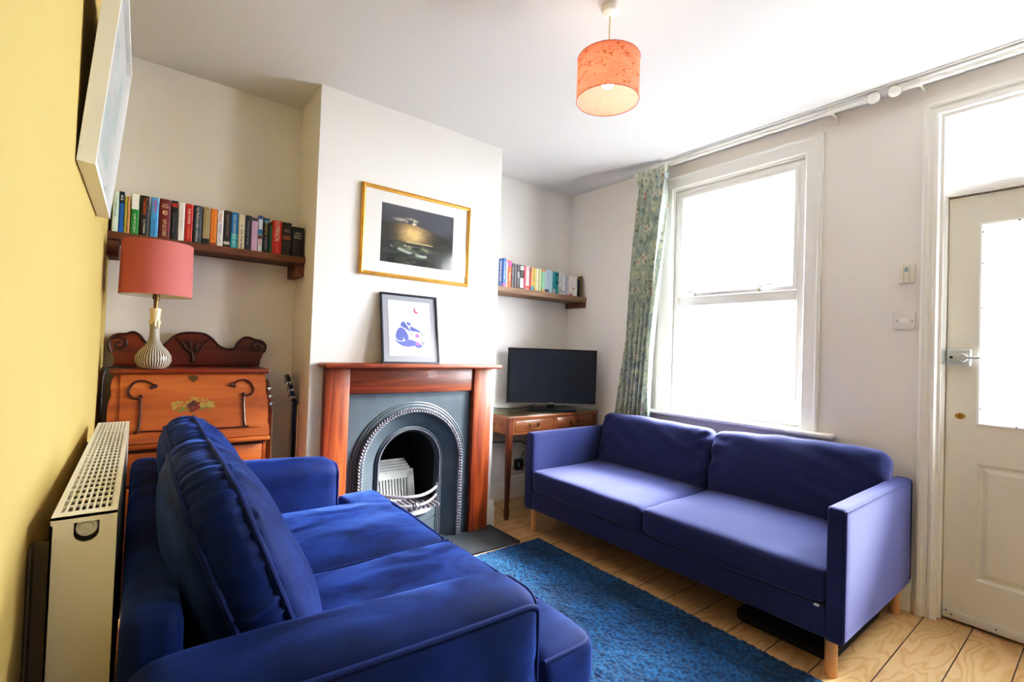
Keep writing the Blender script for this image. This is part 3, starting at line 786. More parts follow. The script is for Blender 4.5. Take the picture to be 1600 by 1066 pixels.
for i in range(nb):
    d = (i + 0.5) / nb * L_
    leg = acz - 0.014
    if d < leg: s = ('l', 0.014 + d); tang = (0, 1)
    elif d < leg + PI * 0.313:
        a = PI - (d - leg) / 0.313; s = ('a', a); tang = (sin(a), -cos(a))
    else: s = ('r', acz - (d - leg - PI * 0.313)); tang = (0, -1)
    for rr, sk in ((0.321, 0.6), (0.306, -0.6)):
        x, z = apt(s, rr)
        ang = math.atan2(tang[1], tang[0]) + sk
        m4 = T(x, 2.5065 if rr > 0.31 else 2.509, z) @ Matrix.Rotation(-ang, 4, 'Y') @ Matrix.Diagonal((0.0125, 0.0085, 0.0050, 1))
        bmesh.ops.create_icosphere(bd, subdivisions=1, radius=1.0, matrix=m4)
obj('leaf_beading', bd, M['iron_bright'], fi)
obj('concave_cheek', arch_sweep(new(), [(0.297, 2.520), (0.293, 2.526), (0.285, 2.530), (0.265, 2.538), (0.245, 2.547), (0.225, 2.557), (0.214, 2.563)]), M['iron'], fi)
obj('inner_moulding', arch_sweep(new(), [(0.215, 2.565), (0.213, 2.556), (0.207, 2.552), (0.203, 2.558), (0.199, 2.552), (0.193, 2.550), (0.188, 2.554), (0.184, 2.562), (0.182, 2.60), (0.181, 2.66)]), M['iron_matt'], fi, angle=25)
bd = new(); L_ = 2 * (acz - 0.014) + PI * 0.196; nb = 150
for i in range(nb):
    d = (i + 0.5) / nb * L_; leg = acz - 0.014
    if d < leg: s = ('l', 0.014 + d)
    elif d < leg + PI * 0.196: s = ('a', PI - (d - leg) / 0.196)
    else: s = ('r', acz - (d - leg - PI * 0.196))
    x, z = apt(s, 0.196)
    bmesh.ops.create_icosphere(bd, subdivisions=1, radius=0.0042, matrix=T(x, 2.550, z))
obj('pearl_beading', bd, M['iron_bright'], fi)
# firebox
fbx = new()
arch_sweep(fbx, [(0.182, 2.60), (0.178, 2.70), (0.150, 2.86), (0.0, 2.87)])
box(fbx, 1.087, 1.445, 2.60, 2.90, 0.0142, 0.05)
obj('firebox', fbx, M['soot'], fi)
gr = new()
mg = T(1.215, 2.665, 0.24) @ RX(-14)
def slot_plate(bm, w, h, n):
    box(bm, -w / 2, -w / 2 + 0.026, -0.007, 0.007, 0, h, mtx=mg); box(bm, w / 2 - 0.026, w / 2, -0.007, 0.007, 0, h, mtx=mg)
    box(bm, -w / 2, w / 2, -0.007, 0.007, h - 0.035, h, mtx=mg); box(bm, -w / 2, w / 2, -0.007, 0.007, -0.06, 0.0, mtx=mg)
    p = (w - 0.052) / n
    for i in range(n + 1):
        x = -w / 2 + 0.026 + i * p
        hh = h - 0.036 - max(0, 0.025 - min(i, n - i) * 0.018)
        box(bm, x - p * 0.24, x + p * 0.24, -0.005, 0.005, 0, hh + 0.02, mtx=mg)
slot_plate(gr, 0.26, 0.155, 11)
for k in range(5):
    box(gr, -0.135 + k * 0.004, 0.135 - k * 0.004, -0.002 + k * 0.014, 0.012 + k * 0.014, 0.155 + k * 0.017, 0.170 + k * 0.017, mtx=mg)
box(gr, -0.15, 0.15, 0.004, 0.012, -0.06, 0.17, mtx=mg)
obj('slotted_fireback', gr, M['iron_pale'], fi, smooth=False)
def bow(z, bulge, dz=0.0, x0=1.088, x1=1.444, y=2.552, n=24):
    return [(x0 + (x1 - x0) * i / n, y - bulge * (1 - (2 * i / n - 1) ** 2), z + dz * (1 - (2 * i / n - 1) ** 2)) for i in range(n + 1)]
fb_ = tube(new(), bow(0.318, 0.085, -0.012), 0.0095, 8); obj('grate_bar', fb_, M['iron_bright'], fi)
fb_ = tube(new(), bow(0.270, 0.098, -0.012), 0.0085, 8)
lathe(fb_, [(0.008, -0.022), (0.014, -0.018), (0.010, -0.013), (0.017, -0.006), (0.017, 0.006), (0.010, 0.013), (0.014, 0.018), (0.008, 0.022)], (1.266, 2.454, 0.258), 14, 'x')
obj('grate_bar', fb_, M['iron_bright'], fi)
def slab_bow(z0, z1, bulge, yb=2.60):
    f = [p[:2] for p in bow(0, bulge)]
    return prism(new(), f + [(f[-1][0], yb), (f[0][0], yb)], XY, z0, z1, bev=0.003)
led = slab_bow(0.205, 0.222, 0.100)
obj('grate_ledge', led, M['iron_pale'], fi)
bt = new()
for i in range(12):
    x = 1.105 + i * 0.0294; box(bt, x - 0.006, x + 0.006, 2.48, 2.70, 0.224, 0.236)
obj('grate_bottom', bt, M['iron_bright'], fi, smooth=False)
obj('ash_cover', slab_bow(0.15, 0.196, 0.075), M['iron'], fi)
obj('ash_cover_foot', slab_bow(0.014, 0.142, 0.055), M['iron'], fi)
for x in (1.086, 1.446): obj('grate_post', bx(x - 0.006, x + 0.006, 2.545, 2.565, 0.014, 0.34, bev=0.002), M['iron'], fi)

# ------------------------------------------------------------------ pictures over the mantel
gp = thing('framed_picture', 'gilt framed moonlit seascape with a wide white mount above the mantelpiece', 'picture', (1.264, 2.545, 1.543))
gx0, gx1, gz0_, gz1_ = 0.914, 1.612, 1.543, 2.044
obj('frame', rs(gx0, gx1, gz0_, gz1_, [(0, YC - 0.001), (0, 2.542), (0.004, 2.536), (0.010, 2.534), (0.014, 2.538), (0.020, 2.540), (0.022, 2.545), (0.022, YC - 0.001)], XZ), M['gold'], gp, angle=20)
obj('mount', bx(gx0 + 0.02, gx1 - 0.02, 2.548, 2.550, gz0_ + 0.02, gz1_ - 0.02), M['paper'], gp, smooth=False)
def sea(U, V):
    n = vnoise(U, V, 5, 4, 2, 4); n2 = vnoise(U, V, 16, 22, 8, 3); n3 = vnoise(U, V, 9, 30, 15, 3)
    c = np.ones(U.shape + (3,)) * lc(50, 52, 58)
    c = mixc(c, lc(76, 78, 86), (V - 0.6) * 2.2 * (0.6 + 0.6 * n))
    glow = np.exp(-(((U - 0.42) / 0.16) ** 2 + ((V - 0.55) / 0.17) ** 2))
    hill = (V < 0.72 - 0.10 * np.abs(U - 0.4) - 0.25 * (np.maximum(0, U - 0.45)) ** 1.2) & (V > 0.36)
    c = np.where(hill[..., None], mixc(np.ones_like(c) * lc(34, 32, 30), lc(58, 58, 40), (n - 0.3) * 2), c)
    c = mixc(c, lc(204, 168, 108), glow * 1.15 * (0.55 + 0.7 * n2) * hill)
    moon = np.exp(-(((U - 0.43) / 0.022) ** 2 + ((V - 0.725) / 0.02) ** 2)) + 0.8 * np.exp(-(((U - 0.40) / 0.07) ** 2 + ((V - 0.77) / 0.035) ** 2)) * (n2 > 0.45) + 0.4 * np.exp(-(((U - 0.25) / 0.07) ** 2 + ((V - 0.76) / 0.025) ** 2)) * (n2 > 0.42)
    c = mixc(c, lc(236, 222, 196), moon)
    hz = np.exp(-((V - 0.395 - 0.0 * U) / 0.010) ** 2) * ((U > 0.34) & (U < 0.70))
    c = mixc(c, lc(216, 198, 142), hz * (0.5 + 0.6 * n2))
    seaM = V <= 0.385
    sc_ = mixc(np.ones_like(c) * lc(32, 34, 34), lc(74, 76, 58), (n3 - 0.45) * 4 * np.exp(-((U - 0.45) / 0.3) ** 2))
    c = np.where(seaM[..., None], sc_, c)
    foam = np.exp(-((V - (0.30 - 0.52 * (U - 0.15) + 0.55 * (U - 0.15) ** 2)) / 0.022) ** 2) * (U > 0.12) * (U < 0.62) * (n2 > 0.42)
    c = mixc(c, lc(168, 184, 172), foam * 0.9)
    f2 = np.exp(-(((U - 0.5) / 0.13) ** 2 + ((V - 0.29) / 0.04) ** 2)) * (n2 > 0.47)
    c = mixc(c, lc(150, 160, 128), f2)
    c = mixc(c, lc(190, 184, 150), np.exp(-(((U - 0.3) / 0.12) ** 2 + ((V - 0.33) / 0.015) ** 2)) * (n2 > 0.5))
    return c
painted_grid('painting', 200, 150, lambda U, V: (1.030 + U * 0.463, U * 0 + 2.5475, 1.628 + V * 0.331), sea, M['paint'], gp)
obj('glass', pane(XZ, gx0 + 0.021, gx1 - 0.021, gz0_ + 0.021, gz1_ - 0.021, 2.544), M['picglass'], gp, smooth=False)

# print standing on the shelf, leaning back against the wall
ax0, az0 = 1.034, 1.060
PW, PH = 0.352, 0.402
lean = math.radians(-10.5)
ap = thing('framed_print', 'black framed print of a curled blue long-nosed animal under a red crescent moon', 'picture', (1.036, 2.462, 1.061), rot=(lean, 0, 0))
obj('frame', rs(0, PW, 0, PH, [(0, 0.014), (0, 0), (0.008, -0.001), (0.011, 0.003), (0.011, 0.014)], XZ), M['black_frame'], ap, angle=20, local=True)
obj('mount', bx(0.009, PW - 0.009, 0.009, 0.011, 0.009, PH - 0.009), M['mount_grey'], ap, smooth=False, local=True)
sx0, sx1, sz0, sz1 = 0.044, 0.304, 0.044, 0.362
sheet = obj('sheet', bx(sx0, sx1, 0.0075, 0.009, sz0, sz1), M['paper'], ap, smooth=False, local=True)
M['pr_blue'] = mat('print_blue', S(92, 102, 176), 0.8, var=0.12, vscale=25)
M['pr_violet'] = mat('print_violet', S(168, 104, 170), 0.8)
M['pr_red'] = mat('print_red', S(206, 62, 92), 0.8)
M['pr_dark'] = mat('print_dark', S(96, 96, 120), 0.8)
def pic(u, v):   # picture fractions from its own zoomed layout -> sheet coordinates
    return (sx0 + (u - 120) / 600 * (sx1 - sx0), sz1 - (v - 150 - (u - 120) * 0.045) / 795 * (sz1 - sz0))
def patch(name, pts, m, lay=0):
    q = [pic(*p) for p in pts]; q = [(p.x, p.y) for p in smooth_path([(a, b, 0) for a, b in q], 5, True)]
    obj(name, prism(new(), q, XZ, 0.0068 - lay * 0.0004, 0.0074), m, sheet, smooth=False, local=True)
patch('animal_back', [(280, 545), (240, 580), (215, 640), (220, 700), (260, 735), (305, 735), (325, 690), (340, 730), (385, 720), (390, 670), (355, 600), (335, 570)], M['pr_blue'])
patch('animal_ear', [(300, 470), (285, 510), (300, 535), (350, 560), (420, 610), (400, 560), (350, 480), (325, 460)], M['pr_blue'])
patch('animal_far_ear', [(370, 475), (395, 468), (425, 485), (425, 512), (395, 518)], M['pr_blue'])
patch('animal_snout', [(430, 530), (480, 555), (540, 585), (575, 628), (510, 605), (450, 600), (415, 570)], M['pr_blue'])
patch('animal_tail', [(190, 700), (240, 742), (310, 748), (400, 722), (470, 740), (520, 770), (580, 800), (570, 838), (510, 842), (470, 815), (400, 825), (320, 815), (240, 770)], M['pr_blue'])
patch('tail_tip', [(555, 752), (600, 765), (620, 800), (600, 800), (590, 780)], M['pr_dark'])
patch('nose', [(575, 635), (602, 655), (595, 675), (585, 655)], M['pr_dark'])
patch('eye', [(428, 622), (448, 660), (432, 655)], M['pr_dark'])
patch('berry', [(490, 655), (515, 638), (545, 660), (540, 690), (510, 695), (490, 680)], M['pr_violet'])
patch('fruit', [(480, 785), (515, 765), (520, 735), (530, 765), (562, 795), (525, 812)], M['pr_violet'], 1)
patch('crescent_moon', [(500, 250), (478, 280), (490, 325), (525, 342), (552, 325), (520, 318), (500, 290)], M['pr_red'])
obj('glass', pane(XZ, 0.010, PW - 0.010, 0.010, PH - 0.010, 0.004), M['picglass'], ap, smooth=False, local=True)

# ------------------------------------------------------------------ shelves and books
sl = thing('wall_shelf', 'dark rustic plank shelf across the left alcove', 'shelf', (0.28, 2.82, 1.585))
def plank(x0, x1, y0, y1, z0, z1, sd):
    b = new(); n = 40; f = []
    for i in range(n + 1):
        x = x0 + (x1 - x0) * i / n; f.append((x, y0 + 0.004 * noise.noise(Vector((x * 14, sd, 0)))))
    return prism(b, f + [(x1, y1), (x0, y1)], XY, z0, z1, bev=0.004)
obj('plank', plank(XL + 0.001, CX0 - 0.001, 2.728, 2.921, 1.584, 1.617, 1), M['shelf'], sl, angle=40)
obj('batten', bx(0.640, CX0 - 0.001, 2.742, 2.921, 1.513, 1.584, bev=0.003), M['batten'], sl)
obj('batten', bx(XL + 0.001, XL + 0.04, 2.742, 2.921, 1.513, 1.584, bev=0.003), M['batten'], sl)
sr = thing('wall_shelf', 'weathered plank shelf across the right alcove above the television', 'shelf', (2.38, 2.85, 1.57))
obj('plank', plank(CX1 + 0.001, XR - 0.001, 2.742, 2.956, 1.572, 1.612, 5), M['shelf_pale'], sr, angle=40)
bt_ = obj('batten', bx(XR - 0.035, XR - 0.001, 2.746, 2.956, 1.527, 1.572, bev=0.002), M['batten'], sr)
for y in (2.775, 2.85, 2.885): obj('screw', lt([(0, 0), (0.004, 0), (0.004, 0.002), (0, 0.002)], (XR - 0.0365, y, 1.551), 8, 'x'), M['chrome'], bt_)
obj('batten', bx(CX1 + 0.001, CX1 + 0.035, 2.752, 2.956, 1.527, 1.572, bev=0.002), M['batten'], sr)

def book(label, x0, x1, z0, h, y0, depth, col, group, titles=(), bands=(), hardback=False):
    w = x1 - x0 - 0.0012; xc = (x0 + x1) / 2
    t = thing('book', label, 'book', (xc, y0 + depth / 2, z0), group=group)
    cv = new(); th = min(0.0022, w * 0.12)
    # wrap-round cover: spine and two boards
    pr = [(x0, y0 + depth), (x0, y0 + 0.0035), (x0 + w * 0.12, y0 + 0.0008), (xc, y0), (x1 - 0.0012 - w * 0.12, y0 + 0.0008), (x1 - 0.0012, y0 + 0.0035), (x1 - 0.0012, y0 + depth),
          (x1 - 0.0012 - th, y0 + depth), (x1 - 0.0012 - th, y0 + 0.004), (x0 + th, y0 + 0.004), (x0 + th, y0 + depth)]
    prism(cv, pr, XY, z0 + 0.0003, z0 + h)
    obj('cover', cv, cover(*col), t, angle=30)
    ins = 0.003 if hardback else 0.0006
    obj('page_block', bx(x0 + th, x1 - 0.0012 - th, y0 + 0.004, y0 + depth - ins, z0 + ins + 0.0005, z0 + h - ins), M['pages'], t, smooth=False)
    for za, zb, bc in bands:
        obj('spine_band', bx(x0 + w * 0.06, x1 - 0.0012 - w * 0.06, y0 - 0.0004, y0 + 0.002, z0 + h * za, z0 + h * zb), cover(*bc), t, smooth=False)
    for s, zc, ln, hf, tc, vert in titles:
        text('spine_title', s, cover(*tc), t, (xc - 0.0006, y0 - 0.0007, z0 + h * zc), (h * ln) if vert else w * ln, (w * hf) if vert else h * hf, '-y', vert, 0.0002)
    return t
WHT = (232, 228, 218); BLK = (22, 22, 24)
gl = 'books on the left alcove shelf'
LB = [
 ('pale mint paperback at the far left end of the left shelf', -0.121, -0.099, 0.182, (206, 222, 208), [('GUERILLA', 0.62, 0.5, 0.4, (110, 140, 130), 1)], []),
 ('thin blue paperback with a black top', -0.099, -0.081, 0.184, (24, 96, 170), [('45', 0.86, 0.14, 0.5, WHT, 1)], [(0.72, 1.0, (26, 28, 40))]),
 ('thin olive yellow book beside the blue one', -0.081, -0.070, 0.167, (168, 156, 62), [('the notebook', 0.5, 0.7, 0.4, (96, 84, 30), 1)], []),
 ('thin tan paperback beside the white and green book', -0.070, -0.0590, 0.168, (196, 142, 100), [], []),
 ('white topped book with a green lower spine', -0.0575, -0.028, 0.185, (30, 132, 50), [('LUKE MCCARTY', 0.28, 0.46, 0.26, WHT, 1)], [(0.62, 0.995, (230, 228, 218))]),
 ('black paperback with orange gothic lettering', -0.028, 0.009, 0.184, (30, 28, 28), [('Treachery', 0.74, 0.42, 0.55, (216, 96, 36), 1), ('S J PARRIS', 0.24, 0.34, 0.26, WHT, 1)], []),
 ('sky blue paperback with pink lettering', 0.012, 0.043, 0.184, (74, 150, 200), [('PEPYS', 0.78, 0.28, 0.5, (204, 60, 130), 1), ('CLAIRE TOMALIN', 0.26, 0.42, 0.2, (40, 80, 120), 1)], []),
 ('thick dark red paperback with cream lettering', 0.044, 0.088, 0.185, (104, 26, 30), [('KATE', 0.86, 0.45, 0.05, (226, 200, 160), 0), ('MOSSE', 0.80, 0.62, 0.05, (226, 200, 160), 0), ('e', 0.66, 0.45, 0.11, (226, 200, 160), 0), ('SEPULCHRE', 0.28, 0.42, 0.32, (226, 200, 160), 1)], []),
 ('black paperback with a small red mark at its top', 0.089, 0.115, 0.185, (32, 32, 38), [('the dark horse', 0.45, 0.5, 0.24, (150, 150, 150), 1)], [(0.84, 0.94, (168, 40, 34))]),
 ('off white paperback with faint grey lettering', 0.117, 0.143, 0.183, (222, 216, 206), [('OF A NIGHT', 0.55, 0.6, 0.26, (160, 156, 150), 1)], []),
 ('red paperback with small white lettering', 0.143, 0.175, 0.182, (176, 34, 28), [('THE POPES', 0.68, 0.42, 0.34, (240, 214, 200), 1), ('A HISTORY', 0.24, 0.34, 0.2, (226, 180, 120), 1)], []),
 ('dark slate paperback with white lettering', 0.176, 0.211, 0.182, (38, 44, 52), [('Val McDermid', 0.72, 0.48, 0.3, WHT, 1), ('the retribution', 0.26, 0.44, 0.3, WHT, 1)], []),
 ('khaki paperback with a black foot', 0.214, 0.246, 0.182, (150, 134, 96), [('the winter queen', 0.6, 0.6, 0.26, (222, 206, 130), 1)], [(0.0, 0.16, (30, 36, 36))]),
 ('bright orange paperback on the left alcove shelf', 0.2465, 0.273, 0.180, (226, 130, 44), [('THE STORY OF', 0.5, 0.7, 0.26, (150, 72, 20), 1)], [(0.02, 0.08, (150, 72, 20))]),
 ('white paperback with red and blue lettering', 0.274, 0.3015, 0.177, (230, 226, 222), [('Their', 0.80, 0.28, 0.42, (196, 60, 56), 1), ('FINEST', 0.46, 0.3, 0.42, (70, 92, 150), 1), ('hour', 0.2, 0.18, 0.3, (120, 120, 130), 1)], []),
 ('dark brown paperback with a white flash at its foot', 0.3018, 0.333, 0.183, (48, 38, 36), [('THE PRIVATE PATIENT', 0.6, 0.6, 0.22, (170, 150, 130), 1)], [(0.08, 0.16, (214, 206, 200))]),
 ('blue and turquoise paperback with white capitals', 0.333, 0.365, 0.181, (20, 120, 178), [('KATE ATKINSON', 0.68, 0.5, 0.34, WHT, 1), ('BIG SKY', 0.22, 0.36, 0.40, WHT, 1)], [(0.0, 0.42, (38, 164, 176))]),
 ('cream paperback with a black compass mark', 0.366, 0.396, 0.176, (220, 212, 182), [('ON THE MAP', 0.30, 0.56, 0.40, BLK, 1), ('*', 0.68, 0.3, 0.06, BLK, 0)], []),
 ('navy paperback with thin pale lettering', 0.3965, 0.423, 0.178, (40, 46, 62), [('THE SECRET RIVER', 0.5, 0.7, 0.24, (160, 164, 140), 1)], []),
 ('lilac paperback with a dark edge', 0.424, 0.4535, 0.177, (206, 172, 204), [], [(0.88, 0.97, (52, 40, 56))]),
 ('taller white and blue patterned paperback', 0.454, 0.476, 0.189, (206, 214, 220), [('HOME', 0.30, 0.24, 0.5, (196, 80, 50), 1)], [(0.90, 1.0, (54, 90, 150)), (0.48, 0.62, (40, 120, 170)), (0.36, 0.46, (70, 62, 54))]),
 ('black paperback with yellow lettering', 0.477, 0.5085, 0.180, (26, 28, 32), [('Rivers', 0.72, 0.38, 0.34, (206, 190, 70), 1), ('OF LONDON', 0.28, 0.36, 0.24, (180, 170, 160), 1)], [(0.86, 0.96, (40, 110, 170))]),
 ('short thin green paperback', 0.5088, 0.522, 0.151, (56, 104, 68), [], []),
 ('vermilion paperback with tall white capitals', 0.5225, 0.569, 0.178, (206, 50, 32), [('DOMINION', 0.68, 0.58, 0.52, (240, 226, 214), 1), ('C J SANSOM', 0.2, 0.26, 0.24, (226, 150, 130), 1)], []),
 ('dark brown paperback with a portrait on its spine', 0.5695, 0.615, 0.176, (46, 36, 34), [('HILARY', 0.78, 0.6, 0.04, (200, 170, 150), 0), ('MANTEL', 0.72, 0.66, 0.04, (200, 170, 150), 0)], [(0.48, 0.60, (150, 84, 62)), (0.28, 0.42, (62, 50, 48))]),
 ('thick black book at the right end of the left shelf', 0.620, 0.6775, 0.162, (34, 32, 32), [('THE NEW', 0.80, 0.56, 0.045, WHT, 0), ('ENGLISH', 0.72, 0.66, 0.045, WHT, 0), ('BIBLE', 0.64, 0.66, 0.045, WHT, 0)], []),
]
for lab, a, b, h, c, ti, ba in LB: book(lab, a, b, 1.617, h, 2.746, 0.125 + 0.02 * random.random(), c, gl, ti, ba, hardback=(b - a) > 0.05)
gr_ = 'books on the right alcove shelf'
RB = [
 ('tall navy book at the left end of the right shelf', 2.003, 2.0465, 0.201, (30, 52, 108), [('Sailing Europe', 0.55, 0.72, 0.3, WHT, 1)], []),
 ('tall blue book with a pink foot', 2.047, 2.076, 0.209, (34, 92, 176), [('Eating Europe', 0.58, 0.6, 0.32, WHT, 1)], [(0.0, 0.12, (226, 60, 130))]),
 ('narrow white book between the blue and orange ones', 2.077, 2.091, 0.191, (228, 226, 224), [], []),
 ('orange book with a pink corner', 2.0915, 2.127, 0.199, (226, 96, 44), [('Travel', 0.42, 0.3, 0.4, (246, 214, 190), 1)], [(0.78, 0.97, (216, 60, 140))]),
 ('charcoal paperback next to the orange book', 2.1272, 2.152, 0.183, (58, 58, 60), [('THE NIGHT', 0.65, 0.4, 0.26, (180, 180, 180), 1)], []),
 ('charcoal paperback with a reddish foot', 2.1522, 2.178, 0.181, (72, 62, 64), [], [(0.0, 0.18, (96, 44, 48))]),
 ('dark grey paperback with a pale spine strip', 2.1782, 2.205, 0.180, (70, 66, 68), [], [(0.45, 0.7, (130, 126, 122))]),
 ('black and white patterned paperback', 2.2052, 2.244, 0.180, (56, 54, 56), [], [(0.06, 0.46, (206, 210, 212)), (0.80, 0.96, (222, 214, 214))]),
 ('raspberry red paperback beside the black and white one', 2.2445, 2.263, 0.179, (196, 62, 82), [], []),
 ('white paperback with red blocks of lettering', 2.265, 2.300, 0.180, (232, 206, 200), [('EATS', 0.86, 0.12, 0.5, (204, 50, 46), 1), ('A NATION', 0.46, 0.42, 0.34, (214, 96, 86), 1)], [(0.06, 0.18, (206, 56, 50))]),
 ('thin crimson paperback with a dark top', 2.3002, 2.313, 0.179, (192, 46, 62), [], [(0.76, 0.97, (60, 60, 66))]),
 ('soft orange paperback with a teal foot', 2.3135, 2.345, 0.176, (226, 160, 90), [], [(0.03, 0.2, (70, 150, 170))]),
 ('lemon yellow paperback beside the soft orange one', 2.346, 2.365, 0.174, (216, 206, 104), [], [(0.0, 0.14, (226, 170, 90))]),
 ('cream paperback beside the lemon one', 2.3655, 2.391, 0.175, (224, 216, 178), [], []),
 ('pale lime paperback left of the mint green one', 2.393, 2.420, 0.176, (206, 214, 160), [], []),
 ('mint green paperback with coral top', 2.422, 2.456, 0.178, (140, 206, 168), [], [(0.90, 0.99, (222, 110, 84)), (0.0, 0.14, (226, 168, 96))]),
 ('powder blue paperback with a dark foot', 2.4565, 2.500, 0.177, (182, 198, 216), [('a year', 0.7, 0.3, 0.2, (130, 110, 140), 1)], [(0.04, 0.15, (60, 76, 84))]),
 ('pale blue grey paperback', 2.5005, 2.540, 0.178, (172, 206, 214), [], []),
 ('teal paperback with a patterned foot', 2.541, 2.568, 0.175, (30, 142, 162), [], [(0.02, 0.22, (206, 190, 196))]),
 ('deep turquoise paperback with black marks', 2.570, 2.601, 0.174, (26, 150, 146), [], [(0.5, 0.56, BLK), (0.86, 0.92, BLK)]),
 ('white paperback with a speckled black pattern', 2.6015, 2.636, 0.174, (222, 226, 230), [('LIFE', 0.22, 0.2, 0.5, (40, 46, 56), 1), ('of pi', 0.72, 0.3, 0.4, (60, 120, 190), 1)], []),
 ('plain white paperback beside the speckled one', 2.638, 2.674, 0.172, (226, 226, 226), [], [(0.1, 0.2, (170, 186, 206))]),
 ('white paperback with a blue vertical stripe', 2.6745, 2.697, 0.168, (196, 210, 226), [('STRIPE', 0.6, 0.7, 0.5, (84, 116, 176), 1)], []),
 ('blush white paperback right of the blue striped one', 2.699, 2.7235, 0.165, (228, 210, 206), [], []),
 ('white paperback with a small red figure', 2.724, 2.755, 0.164, (230, 226, 224), [], [(0.03, 0.10, (160, 60, 56))]),
 ('ivory paperback with a tiny red mark', 2.757, 2.783, 0.163, (226, 220, 214), [], [(0.36, 0.40, (176, 50, 46))]),
 ('white paperback with black lettering at its top', 2.7835, 2.813, 0.164, (226, 222, 222), [('BLACK', 0.70, 0.4, 0.3, (40, 40, 44), 1)], []),
 ('short black book near the right end of the right shelf', 2.816, 2.844, 0.139, (42, 46, 56), [], []),
 ('olive brown hardback at the right end of the right shelf', 2.845, 2.8685, 0.173, (134, 104, 60), [], [(0.94, 1.0, (60, 66, 52))]),
]
for lab, a, b, h, c, ti, ba in RB: book(lab, a, b, 1.612, h, 2.766, 0.12 + 0.02 * random.random(), c, gr_, ti, ba)

# ------------------------------------------------------------------ writing desk
dk = thing('writing_desk', 'orange oak fall-front writing desk with a carved mahogany gallery', 'desk', (0.205, 2.70, 0))
GAL = [(-0.1, 1.022), (-0.092, 1.053), (-0.107, 1.081), (-0.116, 1.117), (-0.11, 1.146), (-0.088, 1.165), (-0.057, 1.169), (-0.032, 1.179), (-0.008, 1.169), (0.013, 1.14), (0.035, 1.118), (0.06, 1.110), (0.09, 1.122), (0.128, 1.164), (0.165, 1.183), (0.217, 1.187), (0.257, 1.181), (0.288, 1.159), (0.32, 1.124), (0.356, 1.109), (0.388, 1.114), (0.401, 1.143), (0.432, 1.172), (0.458, 1.173), (0.477, 1.165), (0.515, 1.156), (0.535, 1.131), (0.529, 1.097), (0.515, 1.071), (0.509, 1.022)]
gs = [(p.x, p.y) for p in smooth_path([(a, b, 0) for a, b in GAL], 4)]
ga = obj('gallery', prism(new(), gs, XZ, 2.865, 2.885, bev=0.004), M['desk_red'], dk)
edge = [(p.x, 2.864, p.y) for p in smooth_path([(a, b, 0) for a, b in GAL[2:-2]], 4)]
obj('gallery_edge', tb(edge, 0.0055), M['desk_dark'], ga)
cvb = new()
for sg in (-1, 1):
    c0 = 0.208
    pts = smooth_path([(c0, 2.860, 1.04), (c0 + sg * 0.004, 2.857, 1.085), (c0 + sg * 0.03, 2.857, 1.105), (c0 + sg * 0.045, 2.858, 1.135), (c0 + sg * 0.07, 2.860, 1.158)], 6)
    tube(cvb, pts, [0.008 - 0.005 * i / (len(pts) - 1) for i in range(len(pts))], 8)
    pts = smooth_path([(c0 + sg * 0.016, 2.858, 1.095), (c0 + sg * 0.012, 2.856, 1.125), (c0 + sg * 0.024, 2.857, 1.147), (c0 + sg * 0.034, 2.857, 1.138)], 6)
    tube(cvb, pts, 0.0045, 8)
bmesh.ops.create_icosphere(cvb, subdivisions=2, radius=0.009, matrix=T(0.208, 2.857, 1.045))
obj('carved_stem', cvb, M['desk_dark'], ga)
for cx_, sg in ((0.492, 1), (-0.076, -1)):
    sp_ = []
    for i in range(40):
        a = i / 39 * 2.6 * PI; r = 0.034 * (1 - i / 39 * 0.85)
        sp_.append((cx_ + sg * r * cos(a + 0.6), 2.861, 1.122 + r * sin(a + 0.6)))
    obj('carved_scroll', tb(sp_, 0.0045), M['desk_dark'], ga)
obj('top_board', bx(-0.098, 0.505, 2.575, 2.885, 1.000, 1.0215, bev=0.006, seg=3), M['desk_red'], dk)
# sloping front : plane from (y2.60,z1.0) to (y2.50,z.72)
sl_n = Vector((0, -0.28, 0.10)).normalized()
def SLP(u, v, d):  # u=x, v=z on the slope, d = distance out of the slope
    y = 2.60 - (1.0 - v) * (0.10 / 0.28); p = Vector((u, y, v)) + sl_n * d
    return (p.x, p.y, p.z)
RO = [(0.469, 0.999), (0.486, 0.980), (0.492, 0.947), (0.488, 0.921), (0.497, 0.869), (0.4975, 0.825), (0.496, 0.790), (0.4925, 0.774), (0.502, 0.747), (0.499, 0.715)]
ro = [(p.x, p.y) for p in smooth_path([(a, b, 0) for a, b in RO], 4)]
mid = 0.2
lo_ = [(2 * mid - x - 0.0, z) for x, z in ro][::-1]
obj('front_frame', prism(new(), ro + lo_, SLP, -0.02, 0.0, bev=0.003), M['desk'], dk)
ff = obj('fall_front', prism(new(), [(-0.058, 0.765), (0.458, 0.752), (0.457, 0.995), (-0.061, 0.995)], SLP, 0.0002, 0.006, bev=0.002), M['desk'], dk)
HR = [(0.343, 0.944), (0.356, 0.952), (0.372, 0.962), (0.395, 0.967), (0.418, 0.957), (0.434, 0.930), (0.431, 0.908), (0.414, 0.895), (0.396, 0.893), (0.393, 0.870), (0.393, 0.82), (0.396, 0.765), (0.402, 0.757), (0.411, 0.756)]
